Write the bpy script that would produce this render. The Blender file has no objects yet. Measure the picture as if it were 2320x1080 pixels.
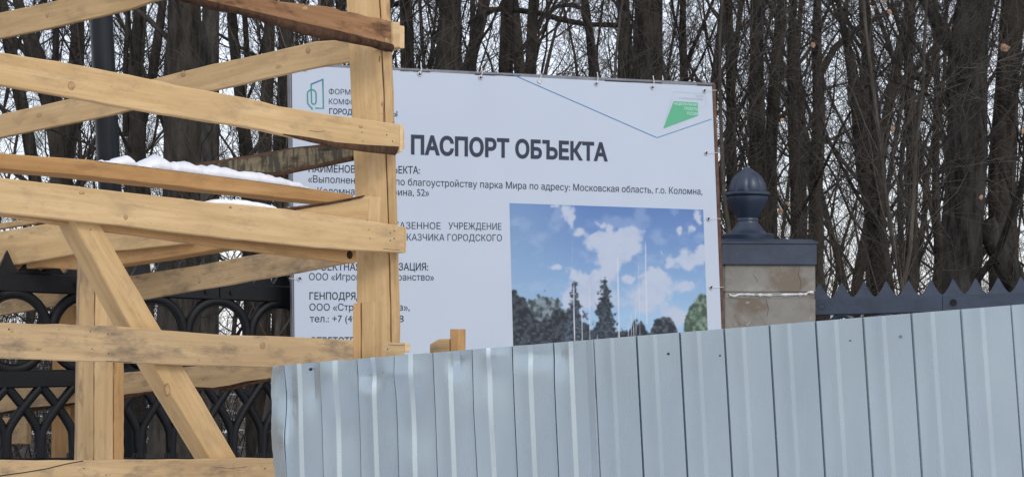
import bpy, bmesh, math, random
import numpy as np
from mathutils import Vector, Matrix, noise
C = bpy.context.scene.collection
sc = bpy.context.scene
R = math.radians
rnd = random.Random(7)

# ---------------------------------------------------------------- camera, sky, sun, exposure
F = 4329.0; PITCH = R(2.88); EYE = Vector((0, 0, 1.6))
cam = bpy.data.cameras.new('camera'); camo = bpy.data.objects.new('camera', cam); C.objects.link(camo)
camo.location = EYE; camo.rotation_euler = (R(90) + PITCH, 0, 0)
cam.sensor_width = 36; cam.lens = F / 2320 * 36; cam.clip_start = .1; cam.clip_end = 2000
sc.camera = camo
world = bpy.data.worlds.new('World'); sc.world = world; world.use_nodes = True
wn = world.node_tree; wn.nodes.clear()
SUN_EL, SUN_ROT = R(36), R(150)
sky = wn.nodes.new('ShaderNodeTexSky'); sky.sky_type = 'NISHITA'; sky.sun_disc = False
sky.sun_elevation = SUN_EL; sky.sun_rotation = SUN_ROT
bg1 = wn.nodes.new('ShaderNodeBackground'); bg1.inputs[1].default_value = .05
bg2 = wn.nodes.new('ShaderNodeBackground'); bg2.inputs[0].default_value = (.91, .92, 1.0, 1); bg2.inputs[1].default_value = .82
add = wn.nodes.new('ShaderNodeAddShader'); wo = wn.nodes.new('ShaderNodeOutputWorld')
wn.links.new(sky.outputs[0], bg1.inputs[0]); wn.links.new(bg1.outputs[0], add.inputs[0])
wn.links.new(bg2.outputs[0], add.inputs[1]); wn.links.new(add.outputs[0], wo.inputs[0])
sl = bpy.data.lights.new('sun', 'SUN'); sl.energy = .95; sl.angle = R(20); sl.color = (1, .93, .82)
so = bpy.data.objects.new('sun', sl); C.objects.link(so)
SUN_AZ = R(150)          # thin cloud, sun behind the camera to its right
sd = Vector((math.sin(SUN_AZ) * math.cos(SUN_EL), math.cos(SUN_AZ) * math.cos(SUN_EL), math.sin(SUN_EL)))
so.rotation_euler = sd.to_track_quat('Z', 'Y').to_euler()
vs = sc.view_settings; vs.view_transform = 'Standard'; vs.look = 'None'; vs.exposure = 0.12; vs.gamma = 1; vs.use_curve_mapping = False

# ---------------------------------------------------------------- helpers
cP, sP = math.cos(PITCH), math.sin(PITCH)
def ray(x, y):                       # pixel of the photograph -> direction with forward depth 1
    rx, ry = (x - 1160) / F, (540 - y) / F
    return Vector((rx, cP - ry * sP, sP + ry * cP))
def at(x, y, D): return EYE + ray(x, y) * D
class Plane:                          # upright plane standing on two ground points seen at columns x1, x2
    def __init__(s, x1, D1, x2, D2, off=0):
        a, b = at(x1, 758, D1), at(x2, 758, D2)
        d = Vector((b.x - a.x, b.y - a.y, 0)).normalized()
        s.d = d; s.n = Vector((-d.y, d.x, 0))
        if s.n.y < 0: s.n = -s.n
        s.o = a + s.n * off
    def p(s, x, y):
        r = ray(x, y); t = (s.o - EYE).dot(s.n) / r.dot(s.n); return EYE + r * t
    def st(s, x, y):
        q = s.p(x, y); return (q - s.o).dot(s.d), q.z
    def P(s, u, z, dep=0): return Vector((s.o.x, s.o.y, 0)) + s.d * u + Vector((0, 0, z)) + s.n * dep
    def shift(s, off):
        q = Plane.__new__(Plane); q.d, q.n, q.o = s.d, s.n, s.o + s.n * off; return q

def tag(o, label=None, cat=None, group=None, kind=None):
    if label: o['label'] = label
    if cat: o['category'] = cat
    if group: o['group'] = group
    if kind: o['kind'] = kind
    return o
def empty(name, loc, label, cat, group=None):
    o = bpy.data.objects.new(name, None); C.objects.link(o); o.location = loc; o.empty_display_size = .1
    return tag(o, label, cat, group)
def link(name, me, parent=None, mat=None, mw=None, smooth=False):
    o = bpy.data.objects.new(name, me); C.objects.link(o)
    if mat is not None:
        for m in (mat if isinstance(mat, (list, tuple)) else [mat]):
            me.materials.append(m)
    if mw is not None: o.matrix_basis = mw
    if parent is not None:
        o.parent = parent
        o.matrix_parent_inverse = world_of(parent).inverted()
    if smooth: me.shade_smooth()
    return o
def world_of(o):
    m = o.matrix_parent_inverse @ o.matrix_basis if o.parent else o.matrix_basis.copy()
    return world_of(o.parent) @ m if o.parent else m
def mesh_of(name, vs_, fs, mi=None):
    me = bpy.data.meshes.new(name); me.from_pydata([tuple(v) for v in vs_], [], fs)
    if mi is not None: me.polygons.foreach_set('material_index', mi)
    me.update(); return me
def bm_mesh(name, bm, recalc=True):
    if recalc: bmesh.ops.recalc_face_normals(bm, faces=bm.faces[:])
    me = bpy.data.meshes.new(name); bm.to_mesh(me); bm.free(); return me
def bm_box(bm, c, ax, ay, az, hx, hy, hz, bev=0):
    vs_ = [bm.verts.new(c + ax * hx * i + ay * hy * j + az * hz * k) for i in (-1, 1) for j in (-1, 1) for k in (-1, 1)]
    fs = [bm.faces.new([vs_[i] for i in f]) for f in ((0, 1, 3, 2), (4, 6, 7, 5), (0, 4, 5, 1), (2, 3, 7, 6), (0, 2, 6, 4), (1, 5, 7, 3))]
    if bev:
        es = list({e for f in fs for e in f.edges})
        bmesh.ops.bevel(bm, geom=es, offset=bev, segments=2, affect='EDGES')
def bm_tube(bm, pts, rad, n=8, cap=True, flat=1.0, flatdir=None):
    rings = []
    for i, p in enumerate(pts):
        a = pts[max(i - 1, 0)]; b = pts[min(i + 1, len(pts) - 1)]
        t = (b - a).normalized()
        u = flatdir if flatdir is not None else (Vector((0, 0, 1)) if abs(t.z) < .9 else Vector((1, 0, 0)))
        v = t.cross(u).normalized(); w = v.cross(t).normalized()
        r = rad[i] if isinstance(rad, (list, tuple)) else rad
        rings.append([bm.verts.new(p + (v * math.cos(2 * math.pi * k / n) + w * math.sin(2 * math.pi * k / n) * flat) * r) for k in range(n)])
    for A, B in zip(rings, rings[1:]):
        for k in range(n): bm.faces.new((A[k], A[(k + 1) % n], B[(k + 1) % n], B[k]))
    if cap: bm.faces.new(rings[0][::-1]); bm.faces.new(rings[-1])
def interp(pl, t):                    # polyline at arc fraction t
    L = [0]
    for a, b in zip(pl, pl[1:]): L.append(L[-1] + math.dist(a, b))
    s = t * L[-1]
    for i in range(len(pl) - 1):
        if s <= L[i + 1] or i == len(pl) - 2:
            k = (s - L[i]) / max(L[i + 1] - L[i], 1e-9)
            return tuple(pl[i][j] + (pl[i + 1][j] - pl[i][j]) * k for j in range(len(pl[i])))
def yat(pl, x):
    for a, b in zip(pl, pl[1:]):
        if x <= b[0] or b is pl[-1]: return a[1] + (b[1] - a[1]) * (x - a[0]) / (b[0] - a[0])

# ---------------------------------------------------------------- materials
def mat(name):
    m = bpy.data.materials.new(name); m.use_nodes = True
    nt = m.node_tree; b = nt.nodes['Principled BSDF']; return m, nt, b
def N(nt, t, **k):
    n = nt.nodes.new(t)
    for a, v in k.items():
        if a in n.bl_rna.properties: setattr(n, a, v)
        else: n.inputs[a.replace('_', ' ')].default_value = v
    return n
def ramp(nt, fac, stops):
    r = nt.nodes.new('ShaderNodeValToRGB'); e = r.color_ramp.elements
    while len(e) < len(stops): e.new(.5)
    for i, (p, c) in enumerate(stops): e[i].position = p; e[i].color = (*c, 1)
    nt.links.new(fac, r.inputs[0]); return r.outputs[0]
def mixc(nt, fac, a, b, mode='MIX'):
    m = nt.nodes.new('ShaderNodeMix'); m.data_type = 'RGBA'; m.blend_type = mode
    for s, v in ((m.inputs[0], fac), (m.inputs[6], a), (m.inputs[7], b)):
        if hasattr(v, 'links'): nt.links.new(v, s)
        else: s.default_value = v if isinstance(v, float) else (*v, 1)
    return m.outputs[2]
def coords(nt, scale=(1, 1, 1), rand=True, space='Object'):
    tc = nt.nodes.new('ShaderNodeTexCoord'); mp = nt.nodes.new('ShaderNodeMapping')
    mp.inputs['Scale'].default_value = scale
    if rand:
        oi = nt.nodes.new('ShaderNodeObjectInfo'); ml = nt.nodes.new('ShaderNodeMath'); ml.operation = 'MULTIPLY'; ml.inputs[1].default_value = 60
        nt.links.new(oi.outputs['Random'], ml.inputs[0])
        va = nt.nodes.new('ShaderNodeVectorMath'); va.operation = 'ADD'
        nt.links.new(tc.outputs[space], va.inputs[0]); nt.links.new(ml.outputs[0], va.inputs[1]); nt.links.new(va.outputs[0], mp.inputs[0])
    else: nt.links.new(tc.outputs[space], mp.inputs[0])
    return mp.outputs[0]
def noise_n(nt, vec, scale, detail=4, rough=.55, dist=0):
    n = nt.nodes.new('ShaderNodeTexNoise'); n.inputs['Scale'].default_value = scale; n.inputs['Detail'].default_value = detail
    n.inputs['Roughness'].default_value = rough; n.inputs['Distortion'].default_value = dist
    nt.links.new(vec, n.inputs['Vector']); return n.outputs[0]
def bump(nt, b, h, strength=.3, dist=.002):
    n = nt.nodes.new('ShaderNodeBump'); n.inputs['Strength'].default_value = strength; n.inputs['Distance'].default_value = dist
    nt.links.new(h, n.inputs['Height']); nt.links.new(n.outputs[0], b.inputs['Normal'])

def wood_mat(name, light, dark, dirt=.25, knot=(.30, .16, .07), stain=(.2, .15, .1)):
    m, nt, b = mat(name)
    g = coords(nt, (1.2, 22, 22)); grain = noise_n(nt, g, 1.6, 6, .6, .8)
    col = ramp(nt, grain, [(.28, dark), (.5, tuple((a + c) / 2 for a, c in zip(light, dark))), (.72, light)])
    big = noise_n(nt, coords(nt, (1.5, 5, 5)), 1.7, 3)
    col = mixc(nt, ramp(nt, big, [(.35, (0, 0, 0)), (.7, (.35, .35, .35))]), col, tuple(d * .8 for d in dark))
    # knots: stretched cells, most of them empty
    v = nt.nodes.new('ShaderNodeTexVoronoi'); v.inputs['Scale'].default_value = 1; nt.links.new(coords(nt, (3.6, 3, 9)), v.inputs['Vector'])
    k = ramp(nt, v.outputs['Distance'], [(.05, (.75, .75, .75)), (.07, (.3, .3, .3)), (.10, (.6, .6, .6)), (.14, (0, 0, 0))])
    gate = nt.nodes.new('ShaderNodeMath'); gate.operation = 'GREATER_THAN'; gate.inputs[1].default_value = .42
    sep = nt.nodes.new('ShaderNodeSeparateColor'); nt.links.new(v.outputs['Color'], sep.inputs[0]); nt.links.new(sep.outputs[0], gate.inputs[0])
    km = nt.nodes.new('ShaderNodeMath'); km.operation = 'MULTIPLY'; nt.links.new(k, km.inputs[0]); nt.links.new(gate.outputs[0], km.inputs[1])
    col = mixc(nt, km.outputs[0], col, knot)
    dn = noise_n(nt, coords(nt, (2, 6, 6)), 2.6, 8, .7)
    col = mixc(nt, ramp(nt, dn, [(.5, (0, 0, 0)), (.78, (dirt * 2,) * 3)]), col, stain)
    # saw fuzz / specks of dirt
    sp = noise_n(nt, coords(nt, (10, 30, 30)), 4, 3, .6)
    col = mixc(nt, ramp(nt, sp, [(.66, (0, 0, 0)), (.74, (.5, .5, .5))]), col, stain)
    oi = nt.nodes.new('ShaderNodeObjectInfo')
    col = mixc(nt, 1.0, col, ramp(nt, oi.outputs['Random'], [(0, (.84, .80, .74)), (.35, (1, .97, .92)), (.7, (1.04, 1.04, 1.04)), (1, (.95, .9, .84))]), 'MULTIPLY')
    nt.links.new(col, b.inputs['Base Color']); b.inputs['Roughness'].default_value = .75; b.inputs['Specular IOR Level'].default_value = .25
    bump(nt, b, grain, .35, .003); return m
M = {}
M['pine'] = wood_mat('fresh pine', (.68, .49, .265), (.50, .33, .155), .32)
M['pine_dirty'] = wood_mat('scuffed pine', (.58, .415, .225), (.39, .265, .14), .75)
M['pine_orange'] = wood_mat('orange pine', (.62, .39, .18), (.45, .255, .105), .3, stain=(.15, .09, .05))
M['pine_grey'] = wood_mat('mouldy weathered pine', (.36, .30, .19), (.2, .16, .10), 1.1, stain=(.04, .03, .02))
M['pine_red'] = wood_mat('resin stained pine', (.42, .24, .12), (.22, .11, .05), .8, stain=(.06, .03, .015))
m = M['pine_grey']; nt = m.node_tree; b = nt.nodes['Principled BSDF']; src = b.inputs['Base Color'].links[0].from_socket
st_ = noise_n(nt, coords(nt, (16, 5, 3.2)), 1.6, 6, .7, .6)
nt.links.new(mixc(nt, ramp(nt, st_, [(.46, (0, 0, 0)), (.54, (.85, .85, .85))]), src, (.045, .038, .03)), b.inputs['Base Color'])
M['endgrain'] = wood_mat('cut end of pine', (.78, .6, .36), (.6, .42, .22), .1)
def bark_mat(name, a, b_, sc_=18, rough=.95):
    m, nt, b = mat(name)
    n = noise_n(nt, coords(nt, (1, 1, .22)), sc_, 8, .72); n2 = noise_n(nt, coords(nt, (1, 1, 1)), 1.3, 4)
    col = ramp(nt, n, [(.38, a), (.62, b_)]); col = mixc(nt, ramp(nt, n2, [(.45, (0, 0, 0)), (.75, (.6, .6, .6))]), col, tuple(x * 1.5 for x in b_))
    nt.links.new(col, b.inputs['Base Color']); b.inputs['Roughness'].default_value = rough; b.inputs['Specular IOR Level'].default_value = .15
    bump(nt, b, n, 1, .035); return m
M['wane'] = bark_mat('bark left on board edge', (.035, .02, .013), (.13, .07, .04), 25)
M['bark'] = bark_mat('dark tree bark', (.018, .016, .014), (.075, .066, .056))
M['bark_grey'] = bark_mat('grey linden bark', (.018, .017, .015), (.095, .088, .08))
M['bark_brown'] = bark_mat('brown bark', (.02, .0175, .015), (.07, .06, .052))
M['twig'] = bark_mat('twig bark', (.025, .022, .019), (.072, .064, .056))
M['twig_pale'] = bark_mat('pale grey-brown twig bark', (.055, .048, .042), (.145, .128, .11))
M['twig_brown'] = bark_mat('reddish twig bark', (.045, .036, .030), (.12, .098, .082))
def simple(name, col, rough=.6, metal=0, spec=.5, var=.0, vs_=5, bmp=0, bsc=40):
    m, nt, b = mat(name); b.inputs['Roughness'].default_value = rough; b.inputs['Metallic'].default_value = metal
    b.inputs['Specular IOR Level'].default_value = spec; b.inputs['Base Color'].default_value = (*col, 1)
    if var:
        n = noise_n(nt, coords(nt, (1, 1, 1)), vs_, 6, .65)
        nt.links.new(ramp(nt, n, [(.3, tuple(c * (1 - var) for c in col)), (.7, tuple(min(1, c * (1 + var)) for c in col))]), b.inputs['Base Color'])
    if bmp:
        bump(nt, b, noise_n(nt, coords(nt, (1, 1, 1)), bsc, 4), bmp, .003)
    return m
M['iron'] = simple('blue black painted cast iron', (.0035, .0042, .006), .5, 0, .3, .5, 9, .3, 50)
M['iron_blue'] = simple('weathered blue grey painted iron', (.027, .041, .07), .36, 0, .5, .3, 7, .4, 45)
M['lamp'] = simple('dark blue lamp post paint', (.006, .0085, .012), .35, 0, .35, .2, 4)
M['snow'] = simple('snow', (.84, .86, .92), .7, 0, .3, .05, 14, .6, 60)
M['steel_frame'] = simple('grey steel profile', (.2, .21, .23), .45, .5, .5, .3, 10)
M['black_tape'] = simple('black rubber strip', (.02, .02, .024), .5, 0, .5)
M['rust'] = simple('rusty brown steel', (.12, .065, .045), .7, .2, .4, .5, 14, .5, 50)
M['eyelet'] = simple('zinc eyelet', (.55, .56, .6), .35, .8)
M['hole'] = simple('dark gap behind the banner', (.01, .01, .012), .9)
M['tie'] = simple('white plastic cable tie', (.75, .73, .72), .5)
M['ink'] = simple('dark navy print', (.022, .03, .055), .6)
M['ink_line'] = simple('blue print line', (.05, .18, .42), .6)
M['ink_grey'] = simple('grey print', (.35, .42, .47), .6)
M['ink_teal'] = simple('teal print', (.03, .26, .24), .6)
M['ink_blue'] = simple('steel blue print', (.05, .16, .32), .6)
M['ink_green'] = simple('green print', (.10, .40, .23), .6)
M['ink_pale'] = simple('pale green print', (.42, .66, .58), .6)
M['nail'] = simple('dark nail head', (.05, .04, .035), .5, .6)
M['leaf'] = simple('dry leaf', (.38, .24, .15), .7, 0, .3, .3, 20)

# banner vinyl with very slight waves and folds
m, nt, b = mat('banner vinyl'); M['vinyl'] = m
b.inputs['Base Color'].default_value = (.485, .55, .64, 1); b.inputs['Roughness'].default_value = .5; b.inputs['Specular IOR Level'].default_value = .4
bump(nt, b, noise_n(nt, coords(nt, (1.6, 1.5, .8), False), 1.4, 1), .7, .05)
# printed picture: colour attribute
m, nt, b = mat('printed picture'); M['print'] = m
a = nt.nodes.new('ShaderNodeAttribute'); a.attribute_name = 'Col'; nt.links.new(a.outputs['Color'], b.inputs['Base Color'])
b.inputs['Roughness'].default_value = .5; b.inputs['Specular IOR Level'].default_value = .3
# galvanised painted sheet
m, nt, b = mat('galvanised profiled sheet'); M['sheet'] = m
n1 = noise_n(nt, coords(nt, (3, 3, 1.2), False), 1.5, 5, .6); n2 = noise_n(nt, coords(nt, (5, 5, .8), False), 3, 3, .5)
col = ramp(nt, n1, [(.3, (.365, .435, .47)), (.7, (.43, .50, .535))])
col = mixc(nt, ramp(nt, n2, [(.5, (0, 0, 0)), (.85, (.16, .16, .16))]), col, (.25, .26, .265))
nt.links.new(col, b.inputs['Base Color']); b.inputs['Metallic'].default_value = .72
nt.links.new(ramp(nt, n2, [(.3, (.25,) * 3), (.7, (.30,) * 3)]), b.inputs['Roughness'])
bump(nt, b, noise_n(nt, coords(nt, (2, 2, 1), False), 2.2, 0), .4, .03)
# concrete blocks of the pier
m, nt, b = mat('stained rendered stone'); M['stone'] = m
n1 = noise_n(nt, coords(nt, (1, 1, 1)), 5, 8, .65); n2 = noise_n(nt, coords(nt, (1, 1, 1.3)), 4.2, 5, .6, .4); n3 = noise_n(nt, coords(nt), 26, 6)
col = ramp(nt, n1, [(.3, (.21, .20, .18)), (.55, (.27, .26, .235)), (.75, (.35, .34, .315))])
col = mixc(nt, ramp(nt, n2, [(.48, (0, 0, 0)), (.60, (.75, .75, .75))]), col, (.165, .125, .09))
col = mixc(nt, ramp(nt, n3, [(.66, (0, 0, 0)), (.72, (.6, .6, .6))]), col, (.5, .5, .49))
nt.links.new(col, b.inputs['Base Color']); b.inputs['Roughness'].default_value = .85; bump(nt, b, n3, .5, .004)
M['mortar'] = simple('white lime mortar', (.66, .67, .68), .8, 0, .3, .15, 30, .6, 60)
# ground
m, nt, b = mat('snow patched leaf litter'); M['ground'] = m
n1 = noise_n(nt, coords(nt, (1, 1, 1), False), .55, 8, .7); n2 = noise_n(nt, coords(nt, (1, 1, 1), False), 9, 6, .7)
col = ramp(nt, n2, [(.3, (.03, .023, .016)), (.7, (.10, .075, .05))])
col = mixc(nt, ramp(nt, n1, [(.56, (0, 0, 0)), (.60, (1, 1, 1))]), col, (.8, .82, .88))
nt.links.new(col, b.inputs['Base Color']); b.inputs['Roughness'].default_value = .9; bump(nt, b, n2, .8, .03)
m, nt, b = mat('trodden snow'); M['snow_ground'] = m
n1 = noise_n(nt, coords(nt, (1, 1, 1), False), 1.4, 8, .65)
nt.links.new(ramp(nt, n1, [(.35, (.50, .51, .54)), (.6, (.78, .80, .85))]), b.inputs['Base Color']); b.inputs['Roughness'].default_value = .8; bump(nt, b, n1, .9, .06)

# ---------------------------------------------------------------- setting: ground
def ground_mesh(name, x0, x1, y0, y1, nx, ny, amp, z0):
    V = []; Fs = []
    for j in range(ny + 1):
        for i in range(nx + 1):
            x = x0 + (x1 - x0) * i / nx; y = y0 + (y1 - y0) * j / ny
            V.append((x, y, z0 + amp * noise.noise(Vector((x * .35, y * .35, 3.1)))))
    for j in range(ny):
        for i in range(nx):
            a_ = j * (nx + 1) + i; Fs.append((a_, a_ + 1, a_ + nx + 2, a_ + nx + 1))
    return mesh_of(name, V, Fs)
g = link('ground', ground_mesh('ground', -900, 900, -300, 1500, 120, 120, .0, -.03), None, M['ground']); tag(g, kind='structure')
g = link('unseen_snow_path', ground_mesh('unseen_snow_path', -14, 14, -14, 8.9, 70, 60, .03, .03), None, M['snow_ground'], smooth=True); tag(g, kind='structure')  # foreground snow out of view, put in for its bounce light

# ---------------------------------------------------------------- boards
def board(name, pl, A, B, thick, m, parent, back=True, wane=None, nst=26, jit=.0012, ch=.0035, label=None, end=None):
    """A, B: the two long edges of the face towards the viewer, as pixel polylines on plane pl."""
    def ext(Q):      # boards that leave the photo at the left run on to their next post
        if Q[0][0] != -60: return Q
        (xa, ya), (xb, yb) = Q[0], Q[1] if Q[1][0] > 0 else Q[min(2, len(Q) - 1)]
        return [(-330, ya + (yb - ya) / (xb - xa) * -270)] + list(Q)
    if max(q[0] for q in A) > 200 and A[0][0] == -60: A, B = ext(A), ext(B); nst = int(nst * 1.25)
    V = []; prof = []
    PA = [pl.p(*interp(A, i / nst)) for i in range(nst + 1)]
    PB = [pl.p(*interp(B, i / nst)) for i in range(nst + 1)]
    o = (PA[0] + PB[0]) / 2; e = (PA[-1] + PB[-1]) / 2
    X = (e - o).normalized(); Y = pl.n if back else -pl.n; Z = X.cross(Y).normalized(); Y = Z.cross(X).normalized()
    mw = Matrix((X, Y, Z)).transposed().to_4x4(); mw.translation = o; inv = mw.inverted()
    seed = rnd.random() * 100
    for i in range(nst + 1):
        a_ = inv @ PA[i]; b_ = inv @ PB[i]
        w = (a_ - b_).normalized()
        ja = noise.noise(Vector((i * .7, seed, 0))) * jit * 2 + noise.noise(Vector((i * 3.1, seed, 5))) * jit
        jb = noise.noise(Vector((i * .7, seed, 9))) * jit * 2 + noise.noise(Vector((i * 3.1, seed, 7))) * jit
        a_ = a_ + w * ja; b_ = b_ + w * jb
        y = Vector((0, 1, 0))
        ca = cb = ch
        wa = wb = 0
        if wane == 'B' or wane == 'AB': wb = thick * (.45 + .5 * noise.noise(Vector((i * .45, seed, 2))))
        if wane == 'A' or wane == 'AB': wa = thick * (.45 + .5 * noise.noise(Vector((i * .45, seed, 3))))
        V += [a_ - w * max(ca, wa), a_ + y * max(ca, wa), a_ + y * (thick - ch), a_ - w * ch + y * thick,
              b_ + w * ch + y * thick, b_ + y * (thick - ch), b_ + y * max(cb, wb), b_ + w * max(cb, wb)]
    Fs = []; mi = []
    for i in range(nst):
        for k in range(8):
            a0 = i * 8 + k; a1 = i * 8 + (k + 1) % 8
            Fs.append((a0, a1, a1 + 8, a0 + 8))
            q = 0
            if wane and 'A' in wane and k in (0, 1): q = 1
            if wane and 'B' in wane and k in (5, 6): q = 1
            mi.append(q)
    Fs.append(tuple(range(7, -1, -1))); mi.append(2); Fs.append(tuple(nst * 8 + k for k in range(8))); mi.append(2)
    me = mesh_of(name, V, Fs, mi)
    bm = bmesh.new(); bm.from_mesh(me); bmesh.ops.recalc_face_normals(bm, faces=bm.faces[:]); bm.to_mesh(me); bm.free()
    ob = link(name, me, parent, [m, M['wane'], M['endgrain'] if end is None else end], mw)
    if label: ob['label'] = label
    return ob

# front face of the frame recedes to the right; the far face recedes to the left
PF = Plane(0, 5.95, 905, 7.45)            # outer surface of the front boards
PFb = PF.shift(.028)                      # posts stand right behind the boards
PR = Plane(0, 9.75, 905, 7.55)            # far face
frame = empty('timber_frame', at(890, 758, 7.45) * 1, 'open frame of raw pine boards nailed to square posts in front of the iron fence', 'wooden frame')
frame.location.z = 0

def nails(pl, pts, parent, r=.0028):
    for x, y in pts:
        bm = bmesh.new(); p = pl.p(x, y)
        bm_tube(bm, [p - pl.n * .0015, p + pl.n * .004], r, 6)
        link('nail', bm_mesh('nail', bm), parent, M['nail'])

b1 = board('board', PF, [(405, -42), (520, -18), (640, 2), (760, 20), (886, 49)], [(405, -5), (480, 18), (560, 34), (650, 62), (700, 78), (770, 90), (840, 104), (887, 117)],
      .03, M['pine_red'], frame, wane='B', label='dark bark-edged board with reddish brown stains', jit=.003)
b2 = board('board', PF, [(-60, 110), (0, 119), (130, 139), (260, 162), (420, 197), (580, 226), (630, 240), (760, 262), (905, 281)],
      [(-60, 182), (0, 193), (130, 215), (290, 245), (440, 270), (580, 292), (700, 318), (790, 336), (905, 348)], .03, M['pine'], frame, label='board with a large pale knot at its left')
b3 = board('board', PF, [(-60, 394), (0, 402), (200, 425), (400, 449), (480, 458), (630, 471), (790, 493), (917, 513)],
      [(-60, 474), (0, 482), (230, 506), (480, 536), (730, 562), (917, 573)], .03, M['pine'], frame)
b4 = board('board', PF, [(-60, 727), (0, 730), (260, 738), (490, 757), (700, 764), (916, 777)],
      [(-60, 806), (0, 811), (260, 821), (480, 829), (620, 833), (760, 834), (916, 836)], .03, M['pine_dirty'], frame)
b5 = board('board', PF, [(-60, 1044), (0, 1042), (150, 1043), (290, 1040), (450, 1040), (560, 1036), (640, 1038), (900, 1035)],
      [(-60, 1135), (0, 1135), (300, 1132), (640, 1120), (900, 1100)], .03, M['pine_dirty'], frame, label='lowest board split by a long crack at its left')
nails(PF, [(893, 523), (893, 540), (884, 545), (884, 527), (889, 320), (876, 306), (20, 745), (878, 790)], frame)
# crack in the lowest board
bm = bmesh.new()
bm_tube(bm, [PF.p(x, y) - PF.n * .0005 for x, y in ((-10, 1078), (50, 1070), (100, 1062), (150, 1050), (188, 1043))], .0016, 4); link('crack', bm_mesh('crack', bm), b5, M['hole'])

# bark strips on the two waney boards
def bark_strip(pl, A, B, thick, parent, lumps=.006, n=60, name='bark', m=None):
    V = []; Fs = []; sd_ = rnd.random() * 50
    for i in range(n + 1):
        a_ = pl.p(*interp(A, i / n)); b_ = pl.p(*interp(B, i / n))
        for k in range(6):
            f = k / 5; q = a_.lerp(b_, f)
            h = math.sin(math.pi * f) ** .6 * thick + abs(noise.noise(Vector((i * .55, f * 5, sd_)))) * lumps * (1 if 0 < k < 5 else .3)
            V.append(q - pl.n * h)
    for i in range(n):
        for k in range(5):
            a0 = i * 6 + k; Fs.append((a0, a0 + 1, a0 + 7, a0 + 6))
    me = mesh_of(name, V, Fs); return link(name, me, parent, m or M['wane'])
bark_strip(PF, [(405, -20), (480, 4), (560, 22), (620, 36), (700, 55), (760, 68), (830, 86), (888, 100)], [(405, -3), (480, 20), (560, 36), (650, 65), (700, 82), (770, 94), (840, 107), (887, 119)], .012, b1)
bark_strip(PF, [(640, 303), (700, 311), (760, 322), (830, 328), (904, 332)], [(640, 305), (700, 322), (760, 335), (830, 345), (896, 352)], .004, b2, .003)

# posts
PK = Plane(785, 7.52, 905, 7.50)      # the corner post stands square to the viewer
post = board('post', PK, [(783, -60), (785, 0), (791, 140), (799, 300), (806, 480), (809, 700), (812, 1100)],
      [(855, -60), (859, 0), (864, 110), (872, 300), (878, 480), (884, 700), (888, 1100)], .045, M['pine'], frame, label='tall corner post')
post_b = board('post_plank', PK.shift(-.004), [(856, -60), (861, 0), (866, 110), (874, 300), (880, 480), (886, 700), (890, 1100)],
      [(876, -60), (879, 0), (884, 110), (891, 300), (896, 480), (902, 700), (906, 1100)], .05, M['pine'], frame, label='narrow plank doubling the corner post')
PP2 = Plane(0, 8.0, 905, 8.6)
board('post', PP2, [(182, 560), (178, 800), (174, 1160)], [(216, 560), (213, 800), (211, 1160)], .1, M['pine_dirty'], frame, label='left post, partly in darker pine')  # three faces of one post, laid as strips of different pine
board('post', PP2, [(217, 560), (214, 800), (212, 1160)], [(258, 560), (257, 800), (256, 1160)], .08, M['pine'], frame)
board('post_plank', PP2, [(259, 700), (258, 800), (257, 1160)], [(281, 700), (281, 800), (280, 1160)], .04, M['pine_orange'], frame)
board('post', PFb, [(-240, 0), (-240, 1500)], [(-165, 0), (-165, 1500)], .1, M['pine'], frame)
# raking brace: front face and its left side
PB_ = PF.shift(.031)
brace = board('brace', PB_, [(158, 480), (163, 499), (296, 742), (474, 1035), (500, 1080)], [(214, 484), (225, 505), (367, 748), (415, 828), (536, 1034), (562, 1080)], .085, M['pine'], frame, label='raking brace with a loop-shaped knot', nst=20)

M['knot'] = simple('brown knot wood', (.40, .255, .125), .7, 0, .3, .3, 40)
M['knot_rim'] = simple('dark knot rim', (.27, .16, .075), .8, 0, .2, .3, 40)
def knot(pl, x, y, rx, ry, parent, tilt=0, rim=.18, off=.0012):
    c = pl.p(x, y); Dk = (c - EYE).length; ux = (pl.p(x + rx, y) - c); uz = (pl.p(x, y - ry) - c); V = [c - pl.n * (off + .0006)]; K = 16
    for r_ in (1 - rim, 1):
        for k in range(K):
            t = 2 * math.pi * k / K; w_ = 1 + .16 * noise.noise(Vector((x * .1 + math.cos(t), y * .1 + math.sin(t), r_)))
            a_, b_ = math.cos(t) * r_ * w_, math.sin(t) * r_ * w_; a2 = a_ * math.cos(tilt) - b_ * math.sin(tilt); b2_ = a_ * math.sin(tilt) + b_ * math.cos(tilt)
            V.append(c + ux * a2 + uz * b2_ - pl.n * (off if r_ < 1 else -.001))
    Fs = [(0, 1 + k, 1 + (k + 1) % K) for k in range(K)] + [(1 + k, 1 + K + k, 1 + K + (k + 1) % K, 1 + (k + 1) % K) for k in range(K)]
    me = mesh_of('knot', V, Fs, [0] * K + [1] * K); link('knot', me, parent, [M['knot'], M['knot_rim']], smooth=True)
knot(PB_, 379, 882, 8, 17, brace, -.35, .3)
knot(PF, 162, 195, 9, 11, b2); knot(PF, 818, 287, 6, 4, b2); knot(PF, 185, 437, 7, 4, b3); knot(PF, 285, 492, 5, 6, b3); knot(PF, 522, 469, 4, 3, b3); pass
knot(PF, 87, 790, 7, 3, b4); knot(PF, 27, 748, 4, 5, b4); knot(PF, 595, 782, 7, 9, b4); knot(PF, 690, 20, 8, 6, b1); knot(PF, 876, 93, 6, 8, b1)
knot(PK, 883, 209, 6, 13, post, .25); knot(PK, 866, 236, 3, 6, post); knot(PR, 415, 168, 6, 8, frame); knot(PR, 698, 115, 6, 8, frame); knot(PR, 107, 34, 4, 7, frame); knot(PR, 452, 637, 4, 5, frame); pass
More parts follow.
